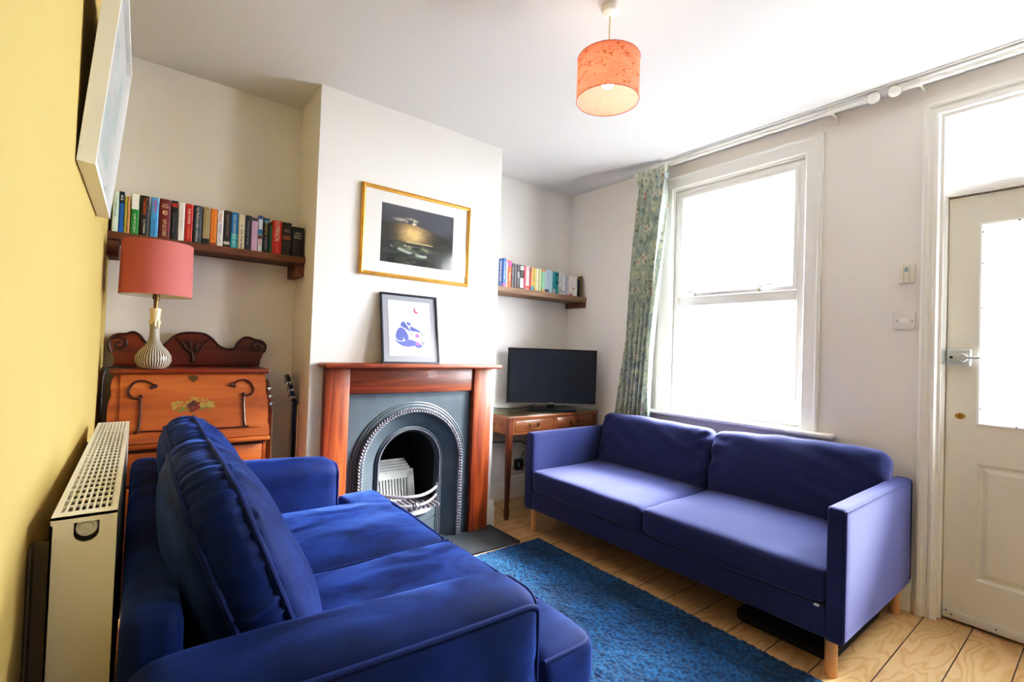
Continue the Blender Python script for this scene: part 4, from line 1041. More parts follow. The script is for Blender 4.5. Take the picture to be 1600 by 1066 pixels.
for nm, f in (('right', lambda x: x), ('left', lambda x: 0.402 - x)):
    pts = smooth_path([SLP(f(a), b, 0.010) for a, b in HR], 5)
    n_ = len(pts)
    rr_ = [0.0065 if i < 3 else 0.0045 for i in range(n_)]
    t_ = tube(new(), pts, rr_, 8)
    bmesh.ops.create_icosphere(t_, subdivisions=2, radius=0.0095, matrix=T(*SLP(f(0.343), 0.944, 0.010)))
    bmesh.ops.create_icosphere(t_, subdivisions=2, radius=0.008, matrix=T(*SLP(f(0.356), 0.938, 0.010)))
    bmesh.ops.create_icosphere(t_, subdivisions=2, radius=0.008, matrix=T(*SLP(f(0.392), 0.902, 0.010)))
    obj('carved_hook', t_, M['desk_dark'], ff)
obj('bead_line', tb([SLP(0.0, 0.762, 0.006), SLP(0.402, 0.756, 0.006)], 0.003), M['desk_dark'], ff)
eb = new(); prism(eb, [(0.195 + 0.022 * cos(a * PI / 8) * (1.0 if a % 2 else 0.6), 0.978 + 0.012 * sin(a * PI / 8)) for a in range(16)], SLP, 0.006, 0.009)
prism(eb, [(0.185, 0.972), (0.205, 0.972), (0.195, 0.956)], SLP, 0.006, 0.009)
obj('keyhole_escutcheon', eb, M['aged_brass'], ff, smooth=False)
M['leaf_gold'] = mat('inlay_gold', S(150, 128, 62), 0.5); M['leaf_green'] = mat('inlay_green', S(104, 112, 52), 0.5); M['rose_red'] = mat('inlay_rose', S(112, 34, 26), 0.5); M['rose_dark'] = mat('inlay_brown', S(70, 34, 24), 0.5)
rr = random.Random(3)
lg, lgr = new(), new()
for i in range(90):
    a = rr.random() * 2 * PI; q = rr.random() ** 0.6
    x = 0.193 + 0.084 * q * cos(a); z = 0.860 + 0.036 * q * sin(a) * (1 - 0.4 * abs(cos(a)) * q)
    d_ = 0.0063 + i * 0.000006; s_ = 0.009 + 0.006 * rr.random(); ph = a + rr.uniform(-0.7, 0.7)
    pts = [(x + s_ * cos(ph), z + 0.6 * s_ * sin(ph)), (x - 0.4 * s_ * sin(ph), z + 0.35 * s_ * cos(ph)), (x - s_ * cos(ph), z - 0.6 * s_ * sin(ph)), (x + 0.4 * s_ * sin(ph), z - 0.35 * s_ * cos(ph))]
    bm_ = lgr if (z < 0.853 and rr.random() < 0.75) else lg
    bm_.faces.new([bm_.verts.new(SLP(u, v, d_)) for u, v in pts])
rs_, rd_ = new(), new()
for i in range(26):
    a = rr.random() * 2 * PI; q = rr.random() ** 0.7
    x = 0.196 + 0.021 * q * cos(a); z = 0.855 + 0.021 * q * sin(a); d_ = 0.0070 + i * 0.00001
    bm_ = rs_ if rr.random() < 0.6 else rd_
    bm_.faces.new([bm_.verts.new(SLP(x + 0.008 * cos(t_ * PI / 4), z + 0.007 * sin(t_ * PI / 4), d_)) for t_ in range(8)])
inl = obj('inlay_leaves', lg, M['leaf_gold'], ff, smooth=False)
obj('inlay_green_leaves', lgr, M['leaf_green'], ff, smooth=False)
obj('inlay_rose', rs_, M['rose_red'], ff, smooth=False)
obj('inlay_rose_heart', rd_, M['rose_dark'], ff, smooth=False)
# carcase below
SD = [(2.60, 1.0), (2.52, 0.72), (2.515, 0.10), (2.53, 0.0), (2.57, 0.0), (2.585, 0.09), (2.82, 0.09), (2.835, 0.0), (2.875, 0.0), (2.88, 1.0)]
for x in (-0.085, 0.475): obj('side_board', prism(new(), SD, lambda u, v, d: (d, u, v), x, x + 0.016, bev=0.002), M['desk'], dk)
obj('back_board', bx(-0.07, 0.475, 2.868, 2.880, 0.09, 1.0), M['desk'], dk, smooth=False)
obj('ledge', bx(-0.098, 0.500, 2.478, 2.60, 0.692, 0.712, bev=0.006, seg=3), M['desk'], dk)
obj('shade_strip', bx(-0.082, 0.486, 2.505, 2.60, 0.678, 0.692), M['desk_dark'], dk)  # dark strip standing in for the shade under the ledge
for i, (za, zb_) in enumerate(((0.540, 0.674), (0.335, 0.530), (0.115, 0.325))):
    d_ = obj('drawer', bx(-0.066, 0.472, 2.508, 2.80, za, zb_, bev=0.004), M['desk'], dk)
    for xk in (0.02, 0.374):
        zk = (za + zb_) / 2
        k_ = lt([(0, -0.026), (0.008, -0.025), (0.012, -0.018), (0.008, -0.010), (0.005, -0.006), (0.013, -0.002), (0.013, 0), (0, 0)], (xk, 2.508, zk), 14, 'y')
        obj('knob', k_, M['aged_brass'], d_)

# ------------------------------------------------------------------ table lamp
lx, ly, lz = 0.046, 2.600, 1.0215
lm = thing('table_lamp', 'brown and white striped pottery lamp with a pink drum shade on the writing desk', 'lamp', (lx, ly, lz))
obj('lamp_base', lt([(0, 0), (0.038, 0), (0.056, 0.012), (0.066, 0.034), (0.064, 0.055), (0.050, 0.080), (0.032, 0.100), (0.022, 0.120), (0.017, 0.150), (0.0165, 0.200), (0.0170, 0.215)], (lx, ly, lz), 40), M['stripe'], lm, angle=60)
nk = lt([(0.0172, 0.205), (0.0178, 0.22), (0.019, 0.238), (0.021, 0.258), (0.0205, 0.262), (0.013, 0.262), (0.013, 0.25)], (lx, ly, lz), 32)
for i, a in enumerate(np.linspace(0, 2 * PI, 9)[:-1]):
    ln_ = 0.018 + 0.022 * ((i * 37) % 5) / 5
    tube(nk, [(lx + 0.0172 * cos(a), ly + 0.0172 * sin(a), lz + 0.21), (lx + 0.0166 * cos(a), ly + 0.0166 * sin(a), lz + 0.21 - ln_)], [0.006, 0.0035], 6)
obj('lamp_neck', nk, M['cream_glaze'], lm)
obj('lamp_holder', lt([(0, 0.255), (0.0085, 0.255), (0.0085, 0.300), (0.013, 0.302), (0.013, 0.34), (0, 0.34)], (lx, ly, lz), 20), M['aged_brass'], lm)
s0, s1, sr_ = 1.338, 1.567, 0.127
sh = obj('lamp_shade', lt([(sr_ + 0.003, s0), (sr_ + 0.003, s0 + 0.004), (sr_, s1 - 0.003), (sr_ - 0.0012, s1)], (lx, ly, 0), 64), M['pink_shade'], lm)
ins_ = new()
for ra, rb_ in ((sr_ + 0.0015, sr_ - 0.003),):
    pass
obj('shade_lining', (lambda b: ([bmesh.ops.delete(b, geom=[f for f in b.faces if len(f.verts) > 4], context='FACES_ONLY')], b)[1])(lt([(sr_ + 0.0015, s0 + 0.001), (sr_ - 0.0025, s1 - 0.001)], (lx, ly, 0), 64)), M['shade_in'], sh)
sp3 = new()
for a in (0.4, 0.4 + 2 * PI / 3, 0.4 + 4 * PI / 3): tube(sp3, [(lx, ly, s0 + 0.03), (lx + (sr_ - 0.003) * cos(a), ly + (sr_ - 0.003) * sin(a), s0 + 0.012)], 0.0015, 6)
obj('shade_spider', sp3, M['aged_brass'], sh)
# open the ends of the outer shade
bm = bmesh.new(); bm.from_mesh(sh.data)
bmesh.ops.delete(bm, geom=[f for f in bm.faces if len(f.verts) > 4], context='FACES_ONLY'); bm.to_mesh(sh.data); bm.free()
tag(obj('lamp_cable', tb(smooth_path([(lx - 0.06, ly + 0.02, 1.026), (-0.085, 2.60, 1.027), (-0.112, 2.57, 1.01), (-0.118, 2.56, 0.90), (-0.115, 2.60, 0.5), (-0.115, 2.80, 0.02)], 8), 0.003), M['cable']), 'dark flex hanging behind the left edge of the writing desk', 'cable')

# ------------------------------------------------------------------ guitars
def guitar(label, xf, yc, m_body, m_neck, ztop, thick, head_tilt, mb2):
    """stands on its end, face towards +x; xf = x of the fretboard face"""
    t = thing('guitar', label, 'guitar', (xf - 0.02, yc, 0.0))
    out = [(0.0, 0.012), (0.09, 0.02), (0.145, 0.08), (0.150, 0.15), (0.115, 0.23), (0.105, 0.27), (0.125, 0.33), (0.115, 0.385), (0.06, 0.415), (0.03, 0.41)]
    pts = out + [(-a, b) for a, b in out[::-1]]
    ol = [(yc + p.x, p.y) for p in smooth_path([(a, b, 0) for a, b in pts], 4, True)]
    b = obj('body', prism(new(), ol, YZ, xf - 0.012 - thick, xf - 0.008, bev=0.008), m_body, t)
    nt_ = ztop - 0.165
    obj('neck', prism(new(), [(yc - 0.026, 0.36), (yc + 0.026, 0.36), (yc + 0.021, nt_), (yc - 0.021, nt_)], YZ, xf - 0.026, xf - 0.006, bev=0.004), m_neck, t)
    fbm = prism(new(), [(yc - 0.027, 0.33), (yc + 0.027, 0.33), (yc + 0.022, nt_), (yc - 0.022, nt_)], YZ, xf - 0.006, xf)
    fo = obj('fingerboard', fbm, M['fret'], t, smooth=False)
    obj('binding', prism(new(), [(yc - 0.0285, 0.33), (yc - 0.0268, 0.33), (yc - 0.0218, nt_), (yc - 0.0235, nt_)], YZ, xf - 0.0065, xf - 0.0005), M['bone'], fo, smooth=False)
    hd = new()
    mt = T(xf - 0.006, yc, nt_) @ RY(-head_tilt)
    prism(hd, [(-0.021, -0.01), (0.021, -0.01), (0.032, 0.04), (0.036, 0.15), (0.020, 0.168), (-0.020, 0.168), (-0.036, 0.15), (-0.032, 0.04)], YZ, -0.016, 0.0, bev=0.003)
    bmesh.ops.transform(hd, matrix=mt, verts=hd.verts)
    h_ = obj('headstock', hd, mb2, t)
    for k in range(3):
        for sg in (-1, 1):
            z = 0.045 + k * 0.040
            tn = new(); tube(tn, [(-0.010, sg * 0.030, z), (-0.010, sg * 0.050, z)], 0.003, 8)
            box(tn, -0.016, -0.004, sg * 0.050 - 0.006, sg * 0.050 + 0.010, z - 0.009, z + 0.009, bev=0.004)
            lathe(tn, [(0, 0), (0.009, 0), (0.009, 0.008), (0, 0.008)], (-0.024, sg * 0.024, z), 12, 'x')
            lathe(tn, [(0, 0), (0.004, 0), (0.004, 0.012), (0, 0.012)], (0.0, sg * 0.018, z), 10, 'x')
            bmesh.ops.transform(tn, matrix=mt, verts=tn.verts)
            obj('tuning_peg', tn, M['chrome'], h_)
    return t
guitar('black guitar with chrome pegs leaning in the corner beside the chimney breast', 0.684, 2.755, M['guitar_black'], M['guitar_black'], 0.990, 0.035, 17, M['guitar_black'])
guitar('tan guitar mostly hidden behind the right edge of the writing desk', 0.560, 2.752, M['guitar_tan'], M['guitar_tan'], 0.955, 0.045, 8, M['guitar_tan'])

# ------------------------------------------------------------------ small table, television, cables
tt = thing('console_table', 'mahogany two-drawer side table with a glass top under the television', 'table', (2.425, 2.74, 0))
TX0, TX1, TY0, TY1 = 1.980, 2.868, 2.548, 2.928
obj('table_top', bx(TX0, TX1, TY0, TY1, 0.684, 0.703, bev=0.003), M['table'], tt)
obj('glass_top', bx(TX0 + 0.002, TX1 - 0.002, TY0 + 0.002, TY1 - 0.002, 0.7032, 0.709, bev=0.0015), M['greenglass'], tt)
apr = new()
box(apr, TX0 + 0.012, TX0 + 0.030, TY0 + 0.03, TY1 - 0.01, 0.575, 0.684)
box(apr, TX1 - 0.030, TX1 - 0.012, TY0 + 0.03, TY1 - 0.01, 0.575, 0.684)
box(apr, TX0 + 0.02, TX1 - 0.02, TY1 - 0.025, TY1 - 0.01, 0.575, 0.684)
obj('apron', apr, M['table'], tt, smooth=False)
ff_ = new(); grid_holes(ff_, [TX0 + 0.012, TX0 + 0.062, 2.405, 2.432, TX1 - 0.052, TX1 - 0.012], [0.575, 0.592, 0.672, 0.684], lambda u, v: 0.592 < v < 0.672 and (TX0 + 0.062 < u < 2.405 or 2.432 < u < TX1 - 0.052), XZ, TY0 + 0.010, TY0 + 0.03)
obj('drawer_rail', ff_, M['table'], tt, smooth=False)
for xa, xb in ((TX0 + 0.064, 2.403), (2.434, TX1 - 0.054)):
    d_ = obj('drawer', bx(xa, xb, TY0 + 0.008, TY0 + 0.30, 0.594, 0.670, bev=0.003), M['table'], tt)
    xm = (xa + xb) / 2 - 0.01
    for s_ in (-1, 1): obj('handle_rose', lt([(0, -0.012), (0.005, -0.011), (0.008, -0.004), (0.012, -0.001), (0.012, 0.0), (0, 0)], (xm + s_ * 0.038, TY0 + 0.008, 0.638), 14, 'y'), M['aged_brass'], d_)
    obj('swan_handle', tb(smooth_path([(xm - 0.038, TY0 - 0.004, 0.636), (xm - 0.036, TY0 - 0.008, 0.622), (xm - 0.024, TY0 - 0.010, 0.612), (xm, TY0 - 0.010, 0.609), (xm + 0.024, TY0 - 0.010, 0.612), (xm + 0.036, TY0 - 0.008, 0.622), (xm + 0.038, TY0 - 0.004, 0.636)], 4), 0.003), M['aged_brass'], d_)
for x in (TX0 + 0.027, TX1 - 0.027):
    for y in (TY0 + 0.027, TY1 - 0.027):
        lg_ = new(); m0 = 0.0185
        prof = [(0.6835, m0), (0.56, m0), (0.10, 0.0115), (0.075, 0.0115), (0.07, 0.0145), (0.03, 0.0140), (0.0, 0.009)]
        rows = [[lg_.verts.new((x + sx * r, y + sy * r, z)) for sx, sy in ((-1, -1), (1, -1), (1, 1), (-1, 1))] for z, r in prof]
        for a, b in zip(rows, rows[1:]):
            for k in range(4): lg_.faces.new((a[k], a[(k + 1) % 4], b[(k + 1) % 4], b[k]))
        lg_.faces.new(rows[0]); lg_.faces.new(rows[-1])
        obj('leg', lg_, M['table_leg'], tt)

TZ = 0.7095
tv = thing('television', 'flat black television standing on the small two-drawer table', 'television', (2.492, 2.690, TZ), rot=(0, 0, math.radians(-33)))
obj('back_housing', bx(-0.340, 0.340, 0.004, 0.028, 0.052, 0.462, bev=0.006), M['tv_black'], tv, local=True)
obj('rear_hump', bx(-0.24, 0.24, 0.026, 0.055, 0.08, 0.36, bev=0.012), M['tv_black'], tv, local=True)
obj('bezel', rs(-0.343, 0.343, 0.046, 0.466, [(0, 0.012), (0, -0.006), (0.003, -0.008), (0.012, -0.008), (0.013, -0.003), (0.013, 0.006)], XZ), M['tv_black'], tv, angle=20, local=True)
obj('lower_trim', bx(-0.342, 0.342, -0.0095, 0.004, 0.0445, 0.0505, bev=0.001), M['tv_trim'], tv, local=True)
obj('screen', bx(-0.331, 0.331, -0.003, 0.004, 0.058, 0.454), M['screen'], tv, smooth=False, local=True)
nk_ = bx(-0.024, 0.024, 0.010, 0.034, 0.010, 0.10, bev=0.003)
obj('stand_neck', nk_, M['tv_black'], tv, local=True)
obj('stand_base', prism(new(), round_rect(-0.19, 0.19, -0.085, 0.095, 0.03), XY, 0.0005, 0.012, bev=0.004), M['tv_black'], tv, local=True)
lgo = text('logo', 'JVC', M['plastic'], None, (0, 0, 0), 0.026, 0.0065, '-y') if False else None
cu = bpy.data.curves.new('txt', 'FONT'); cu.body = 'JVC'; cu.extrude = 0.0003
tmp = bpy.data.objects.new('txt', cu); C.objects.link(tmp); bpy.context.view_layer.update()
me = bpy.data.meshes.new_from_object(tmp.evaluated_get(bpy.context.evaluated_depsgraph_get())); bpy.data.objects.remove(tmp)
xs = [v.co.x for v in me.vertices]; ys = [v.co.y for v in me.vertices]
for v in me.vertices:
    v.co = Vector(((v.co.x - (min(xs) + max(xs)) / 2) * 0.032 / (max(xs) - min(xs)), -0.0088 - v.co.z, 0.0535 + (v.co.y - (min(ys) + max(ys)) / 2) * 0.0075 / (max(ys) - min(ys))))
me.materials.append(M['plastic']); o = bpy.data.objects.new('logo', me); C.objects.link(o); o.parent = tv
tag(obj('power_cable', tb(smooth_path([(2.46, 2.79, 0.76), (2.38, 2.82, 0.725), (2.26, 2.85, 0.714), (2.14, 2.90, 0.714), (2.06, 2.935, 0.712), (2.05, 2.944, 0.60), (2.10, 2.94, 0.47), (2.25, 2.944, 0.44), (2.42, 2.944, 0.43), (2.52, 2.945, 0.36), (2.50, 2.93, 0.31)], 8), 0.0035), M['cable']), 'thin black cable trailing from the television down behind the table', 'cable')
so = thing('wall_socket', 'white double wall socket low on the wall behind the small table', 'socket', (2.44, 2.953, 0.29))
obj('face_plate', bx(2.350, 2.500, 2.946, 2.957, 0.245, 0.332, bev=0.003), M['plastic'], so)
for xx in (2.395, 2.46): obj('rocker', bx(xx - 0.006, xx + 0.006, 2.942, 2.947, 0.306, 0.324, bev=0.001), M['plastic'], so)
ad_ = thing('plug_adapter', 'black plug-in power adapter in the wall socket behind the table', 'adapter', (2.385, 2.92, 0.27))
obj('adapter_body', bx(2.352, 2.415, 2.900, 2.9455, 0.218, 0.300, bev=0.006), M['cable'], ad_)
obj('adapter_label', bx(2.360, 2.374, 2.8992, 2.9005, 0.245, 0.278), M['plastic_grey'], ad_, smooth=False)
pg_ = thing('plug', 'white three-pin plug with a dark flex beside the black adapter', 'plug', (2.47, 2.93, 0.27))
obj('plug_body', bx(2.448, 2.492, 2.915, 2.9455, 0.252, 0.300, bev=0.006), M['plastic'], pg_)
obj('flex', tb(smooth_path([(2.47, 2.918, 0.255), (2.468, 2.92, 0.235), (2.44, 2.932, 0.25), (2.42, 2.935, 0.31), (2.45, 2.94, 0.35)], 6), 0.003), M['cable'], pg_)

# switches beside the door
ls = thing('light_switch', 'white single rocker light switch by the front door', 'light switch', (XR, 0.652, 1.365))
obj('face_plate', bx(XR - 0.009, XR, 0.611, 0.692, 1.325, 1.406, bev=0.003), M['plastic'], ls)
obj('rocker', bx(XR - 0.013, XR - 0.008, 0.635, 0.668, 1.352, 1.379, bev=0.002), M['upvc'], ls)
for y in (0.622, 0.681): obj('screw', lt([(0, 0), (0.003, 0), (0.003, 0.001), (0, 0.001)], (XR - 0.0098, y, 1.3655), 8, 'x'), M['rad_grey'], ls)
th = thing('thermostat', 'small ivory wall control with a pale blue window above the light switch', 'wall control', (XR, 0.645, 1.592))
obj('case', bx(XR - 0.020, XR + 0.003, 0.614, 0.676, 1.546, 1.640, bev=0.004), M['door_paint'], th)
rg_ = new()
for y in (0.6345, 0.6555): box(rg_, XR - 0.0205, XR - 0.0195, y - 0.0006, y + 0.0006, 1.549, 1.637)
obj('groove', rg_, M['rad_grey'], th, smooth=False)
obj('display', prism(new(), [(0.637, 1.60), (0.653, 1.60), (0.652, 1.614), (0.645, 1.628), (0.638, 1.614)], YZ, XR - 0.022, XR - 0.0195), M['plastic_grey'], th, smooth=False)
obj('indicator', lt([(0, 0), (0.002, 0), (0.002, 0.001), (0, 0.001)], (XR - 0.021, 0.645, 1.570), 8, 'x'), M['dark'], th)

# ------------------------------------------------------------------ long navy sofa
SX0, SX1, SY0, SY1 = 2.005, 2.868, 0.605, 2.385
sf = thing('sofa', 'long navy linen sofa with slim arms and beech legs under the window', 'sofa', (2.43, 1.495, 0))
def soft(bm): return bm
obj('base_frame', bx(SX0 + 0.004, SX1 - 0.004, SY0 + 0.055, SY1 - 0.055, 0.145, 0.262, bev=0.012, seg=3), M['linen'], sf)
for ya, yb, sg in ((SY0, SY0 + 0.062, -1), (SY1 - 0.062, SY1, 1)):
    xc_, yc_, zc_ = (SX0 + SX1) / 2, (ya + yb) / 2, (0.14 + 0.628) / 2
    ar = rb((SX1 - SX0) / 2, 0.031, 0.244, 0.014, n=20, crown=(0, 0.006, 0), mtx=T(xc_, yc_, zc_), wr=0.003, wf=3, seed=4 * sg)
    a_ = obj('arm', ar, M['linen'], sf, angle=60)
    so_ = yb if sg > 0 else ya
    seam = [(SX0 + 0.004, so_, 0.16), (SX0 + 0.002, so_, 0.60), (SX0 + 0.012, so_, 0.618), (SX1 - 0.02, so_, 0.620), (SX1 - 0.008, so_, 0.60), (SX1 - 0.008, so_, 0.16)]
    obj('seam', tb(seam, 0.0035, 6), M['linen'], a_)
obj('back_panel', bx(SX1 - 0.075, SX1, SY0 + 0.06, SY1 - 0.06, 0.145, 0.622, bev=0.016, seg=3), M['linen'], sf)
for (ya, yb, sd) in ((SY0 + 0.064, 1.478, 1.3), (1.481, SY1 - 0.064, 5.1)):
    def fs_(p, ya=ya, yb=yb):
        return p
    cu_ = rb(0.385, (yb - ya) / 2, 0.062, 0.026, n=26, crown=(0.012, 0.0, 0.026), mtx=T(SX0 + 0.383, (ya + yb) / 2, 0.328), wr=0.006, wf=5, seed=sd)
    obj('seat_cushion', cu_, M['linen'], sf, angle=80)
def bcush(ya, yb, xb, zt, lean_, sd, sag, yaw=0):
    w2, h2 = (yb - ya) / 2, 0.205
    def f(p):
        e = (abs(p.y) / w2)
        p.z *= 1 - 0.015 * e ** 4
        p.y *= 1 + 0.012 * (1 - (p.z / h2) ** 2) - 0.012 * abs(p.z / h2) ** 3
        # gathered corners
        k = max(0, e - 0.62) / 0.38
        p.x += 0.022 * k * noise.noise(Vector((p.y * 9 + sd, p.z * 24 + p.y * 14, 1.7)))
        if p.z > 0:
            p.z += sag * (p.y / w2) * (p.z / h2)
            p.z += 0.007 * noise.noise(Vector((p.y * 7, sd, 3)))
        q = noise.noise(Vector((p.y * 3.2 + sd, p.z * 13 - p.y * 5, 0)))
        p.x += -0.014 * max(0, q) if p.x < 0 else 0
        return p
    m = T(xb, (ya + yb) / 2, zt) @ RZ(yaw) @ RY(13 if lean_ is None else lean_)
    return rb(0.055, w2, h2, 0.042, n=40, crown=(0.052, 0, 0.012), mtx=m, wr=0.006, wf=5, seed=sd, fn=f)
obj('back_cushion', bcush(1.492, 2.322, 2.690, 0.520, 11, 2.2, 0.0), M['linen'], sf, angle=80)
obj('back_cushion', bcush(0.652, 1.485, 2.700, 0.535, 12, 7.7, -0.012), M['linen'], sf, angle=80)
for x, y in ((2.058, 0.658), (2.045, 2.33), (2.812, 0.650), (2.812, 2.34)):
    obj('leg', lt([(0, 0), (0.020, 0), (0.021, 0.004), (0.021, 0.15), (0, 0.15)], (x, y, 0.0), 24), M['beech'], sf)
obj('care_tag', bx(SX0 - 0.006, SX0 + 0.004, SY0 + 0.078, SY0 + 0.094, 0.256, 0.262), M['plastic'], sf, smooth=False)
cs = thing('flat_case', 'flat black case lying on the floor under the right end of the navy sofa', 'case', (2.42, 0.86, 0))
obj('case_body', prism(new(), round_rect(2.135, 2.74, 0.680, 1.06, 0.03), XY, 0.001, 0.034, bev=0.008), M['dark'], cs)
obj('zip_line', tb([(p[0], p[1], 0.018) for p in round_rect(2.134, 2.741, 0.679, 1.061, 0.031)], 0.0018, 6, closed=True), M['cable'], cs)

# ------------------------------------------------------------------ velvet loveseat
vs_ = thing('loveseat', 'royal blue velvet two-seat sofa with rolled piped arms against the radiator', 'sofa', (0.42, 1.53, 0))
obj('base_frame', bx(-0.008, 0.755, 0.80, 2.26, 0.10, 0.315, bev=0.03, seg=4), M['velvet'], vs_)
obj('back_frame', rb(0.0425, 0.6275, 0.305, 0.03, n=20, crown=(0, 0, 0.01), mtx=T(0.0325, 1.5675, 0.415), wr=0.006, wf=4, seed=3), M['velvet'], vs_, angle=80)
AX0, AX1 = -0.010, 0.722
for ya, yb, sg in ((0.772, 0.945, -1), (2.115, 2.288, 1)):
    yc_ = (ya + yb) / 2; hw = (yb - ya) / 2
    def fa(p, sg=sg):
        # p in arm-local coordinates, rolled top, rising gently to the back
        t = (p.x + 0.366) / 0.732
        p.z += 0.030 * max(0, 1 - t) ** 1.5 * max(0, p.z / 0.27)
        if p.y * sg > 0 and p.z < 0.16:
            # folds fanning down and back from the front top corner
            dx, dz = 0.40 - p.x, 0.24 - p.z
            fan = math.atan2(dz, dx); dist = math.hypot(dx, dz)
            p.y += sg * 0.016 * noise.noise(Vector((fan * 9, sg * 3, dist * 1.2))) * min(1, dist / 0.12) * max(0, 1 - dist / 0.62)
        return p
    ar = rb(0.366, hw, 0.272, 0.055, n=30, crown=(0.006, 0.004, 0.022), mtx=T((AX0 + AX1) / 2, yc_, 0.362), wr=0.004, wf=5, seed=sg * 3 + 1, fn=fa)
    a_ = obj('arm', ar, M['velvet'], vs_, angle=80)
    zt = lambda x: 0.612 + 0.030 * (1 - (x - AX0) / 0.732) ** 1.5 
    for yy in ((ya + 0.006), (yb - 0.006)) :
        outer = (yy < yc_) == (sg < 0)
        if not outer: continue
        pts = [(x, yy + sg * 0.002, zt(x)) for x in np.linspace(AX0 + 0.02, AX1 - 0.05, 14)] + [(AX1 - 0.025, yy - sg * 0.002, 0.604), (AX1 - 0.012, yy - sg * 0.010, 0.592)]
        obj('piping', tb(smooth_path(pts, 3), 0.0055, 8), M['velvet_pipe'], a_)
    rr_ = round_rect(ya + 0.015, yb - 0.015, -0.4, 0.622, 0.044, 8)
    top_ = [p for p in rr_ if p[1] > 0.3]
    fp = [(AX1 - 0.012, top_[0][0], 0.13), (AX1 - 0.010, top_[0][0], 0.35)] + [(AX1 - 0.012, y, z- 0.002) for y, z in top_] + [(AX1 - 0.010, top_[-1][0], 0.35), (AX1 - 0.012, top_[-1][0], 0.13)]
    obj('piping', tb(fp, 0.0055, 8), M['velvet_pipe'], a_)
SZ0, SZ1 = 0.315, 0.455
for ya, yb, ear in ((0.950, 1.527, 0.806), (1.533, 2.110, 2.254)):
    zc_ = (SZ0 + SZ1) / 2; hz_ = (SZ1 - SZ0) / 2
    sb_ = rb(0.375, (yb - ya) / 2, hz_, 0.042, n=26, crown=(0.012, 0, 0.026), mtx=T(0.558, (ya + yb) / 2, zc_), wr=0.008, wf=4.5, seed=ya)
    y0_, y1_ = sorted((ear, ya + 0.10 if ear < ya else yb - 0.10))
    rbox(sb_, 0.098, (y1_ - y0_) / 2, hz_, 0.040, n=16, crown=(0.008, 0.004, 0.012), mtx=T(0.838, (y0_ + y1_) / 2, zc_), wr=0.004, wf=6, seed=1)
    se = obj('seat_cushion', sb_, M['velvet'], vs_, angle=80)
    for zz in (SZ1 - 0.013, SZ0 + 0.016):
        near = ear < ya
        e = 1 if near else -1
        inner = yb if near else ya; arm_y = ya if near else yb
        r_ = 0.035
        P_ = [(0.30, inner - e * 0.009), (0.88, inner - e * 0.009), (0.908, inner - e * 0.014), (0.922, inner - e * 0.04), (0.934, (inner + ear) / 2), (0.928, ear + e * 0.06), (0.920, ear + e * 0.030), (0.900, ear + e * 0.012), (0.87, ear + e * 0.007), (0.76, ear + e * 0.008)]
        P_ = smooth_path([(a, b, zz) for a, b in P_], 5)
        obj('piping', tb(P_, 0.0055, 8), M['velvet_pipe'], se)
def vcush(ya, yb, sd, lift=0, dx_=0):
    hy, hz, hx = (yb - ya) / 2, 0.250, 0.042
    def shp(p):
        a, b = abs(p.y) / hy, abs(p.z) / hz
        y = p.y * (1 - 0.055 * b ** 3); z = p.z * (1 - 0.115 * a ** 3) 
        return Vector((p.x, y, z + 0.012 * (1 - a * a) * (1 if p.z > 0 else 0)))
    def f(p):
        a, b = p.y / hy, p.z / hz
        # ruched boxing between the pipings: folds run across the thickness
        edge = max(abs(a), abs(b))
        ang = math.atan2(b, a)
        q = shp(p)
        if abs(p.x) < hx * 1.15 and edge > 0.8:
            k = noise.noise(Vector((ang * 26 + sd, p.x * 6, 0))) + 0.6 * noise.noise(Vector((ang * 60 + sd, p.x * 8, 4)))
            n_ = Vector((0, a, b)).normalized() if edge else Vector((0, 0, 0))
            q += n_ * 0.0115 * k + n_ * 0.012 * max(0, 1 - (p.x / hx) ** 2)
        if p.x > hx * 0.9:
            # radiating gathers near the top of the front face
            q.x += 0.013 * noise.noise(Vector((p.y * 26 + p.z * 8, sd, p.z * 5))) * max(0, b) ** 1.5
            q.x += 0.05 * max(0, -b + 0.1) * (1 - a * a) * max(0, 1 - b * b)
        return q
    m = T(0.192 + dx_, (ya + yb) / 2, 0.657 + lift) @ RY(-21)
    bm = rb(hx, hy, hz, 0.026, n=64, crown=(0.075, 0, 0), mtx=m, wr=0.005, wf=5, seed=sd, fn=f)
    o = obj('back_cushion', bm, M['velvet'], vs_, angle=80)
    for s_ in (-1, 1):
        base = round_rect(-hy, hy, -hz, hz, 0.03, 8)
        dense = []
        for i in range(len(base)):
            a, b = base[i], base[(i + 1) % len(base)]
            n_ = max(1, int(math.hypot(b[0] - a[0], b[1] - a[1]) / 0.03))
            dense += [(a[0] + (b[0] - a[0]) * k / n_, a[1] + (b[1] - a[1]) * k / n_) for k in range(n_)]
        pts = [m @ (shp(Vector((s_ * (hx - 0.004), y * 0.992, z * 0.992))) + Vector((s_ * 0.004, 0.003 * noise.noise(Vector((y * 20, z * 20, sd))), 0.003 * noise.noise(Vector((y * 20, z * 20, sd + 9)))))) for y, z in dense]
        obj('piping', tb(pts, 0.0065, 8, closed=True), M['velvet_pipe'], o)
vcush(0.958, 1.528, 2.0, 0.0)
vcush(1.532, 2.102, 6.0, -0.018, 0.012)
for x in (0.05, 0.68):
    for y in (0.86, 2.20): obj('leg', lt([(0, 0), (0.018, 0), (0.026, 0.085), (0, 0.085)], (x, y, 0.018), 16), M['table_leg'], vs_)

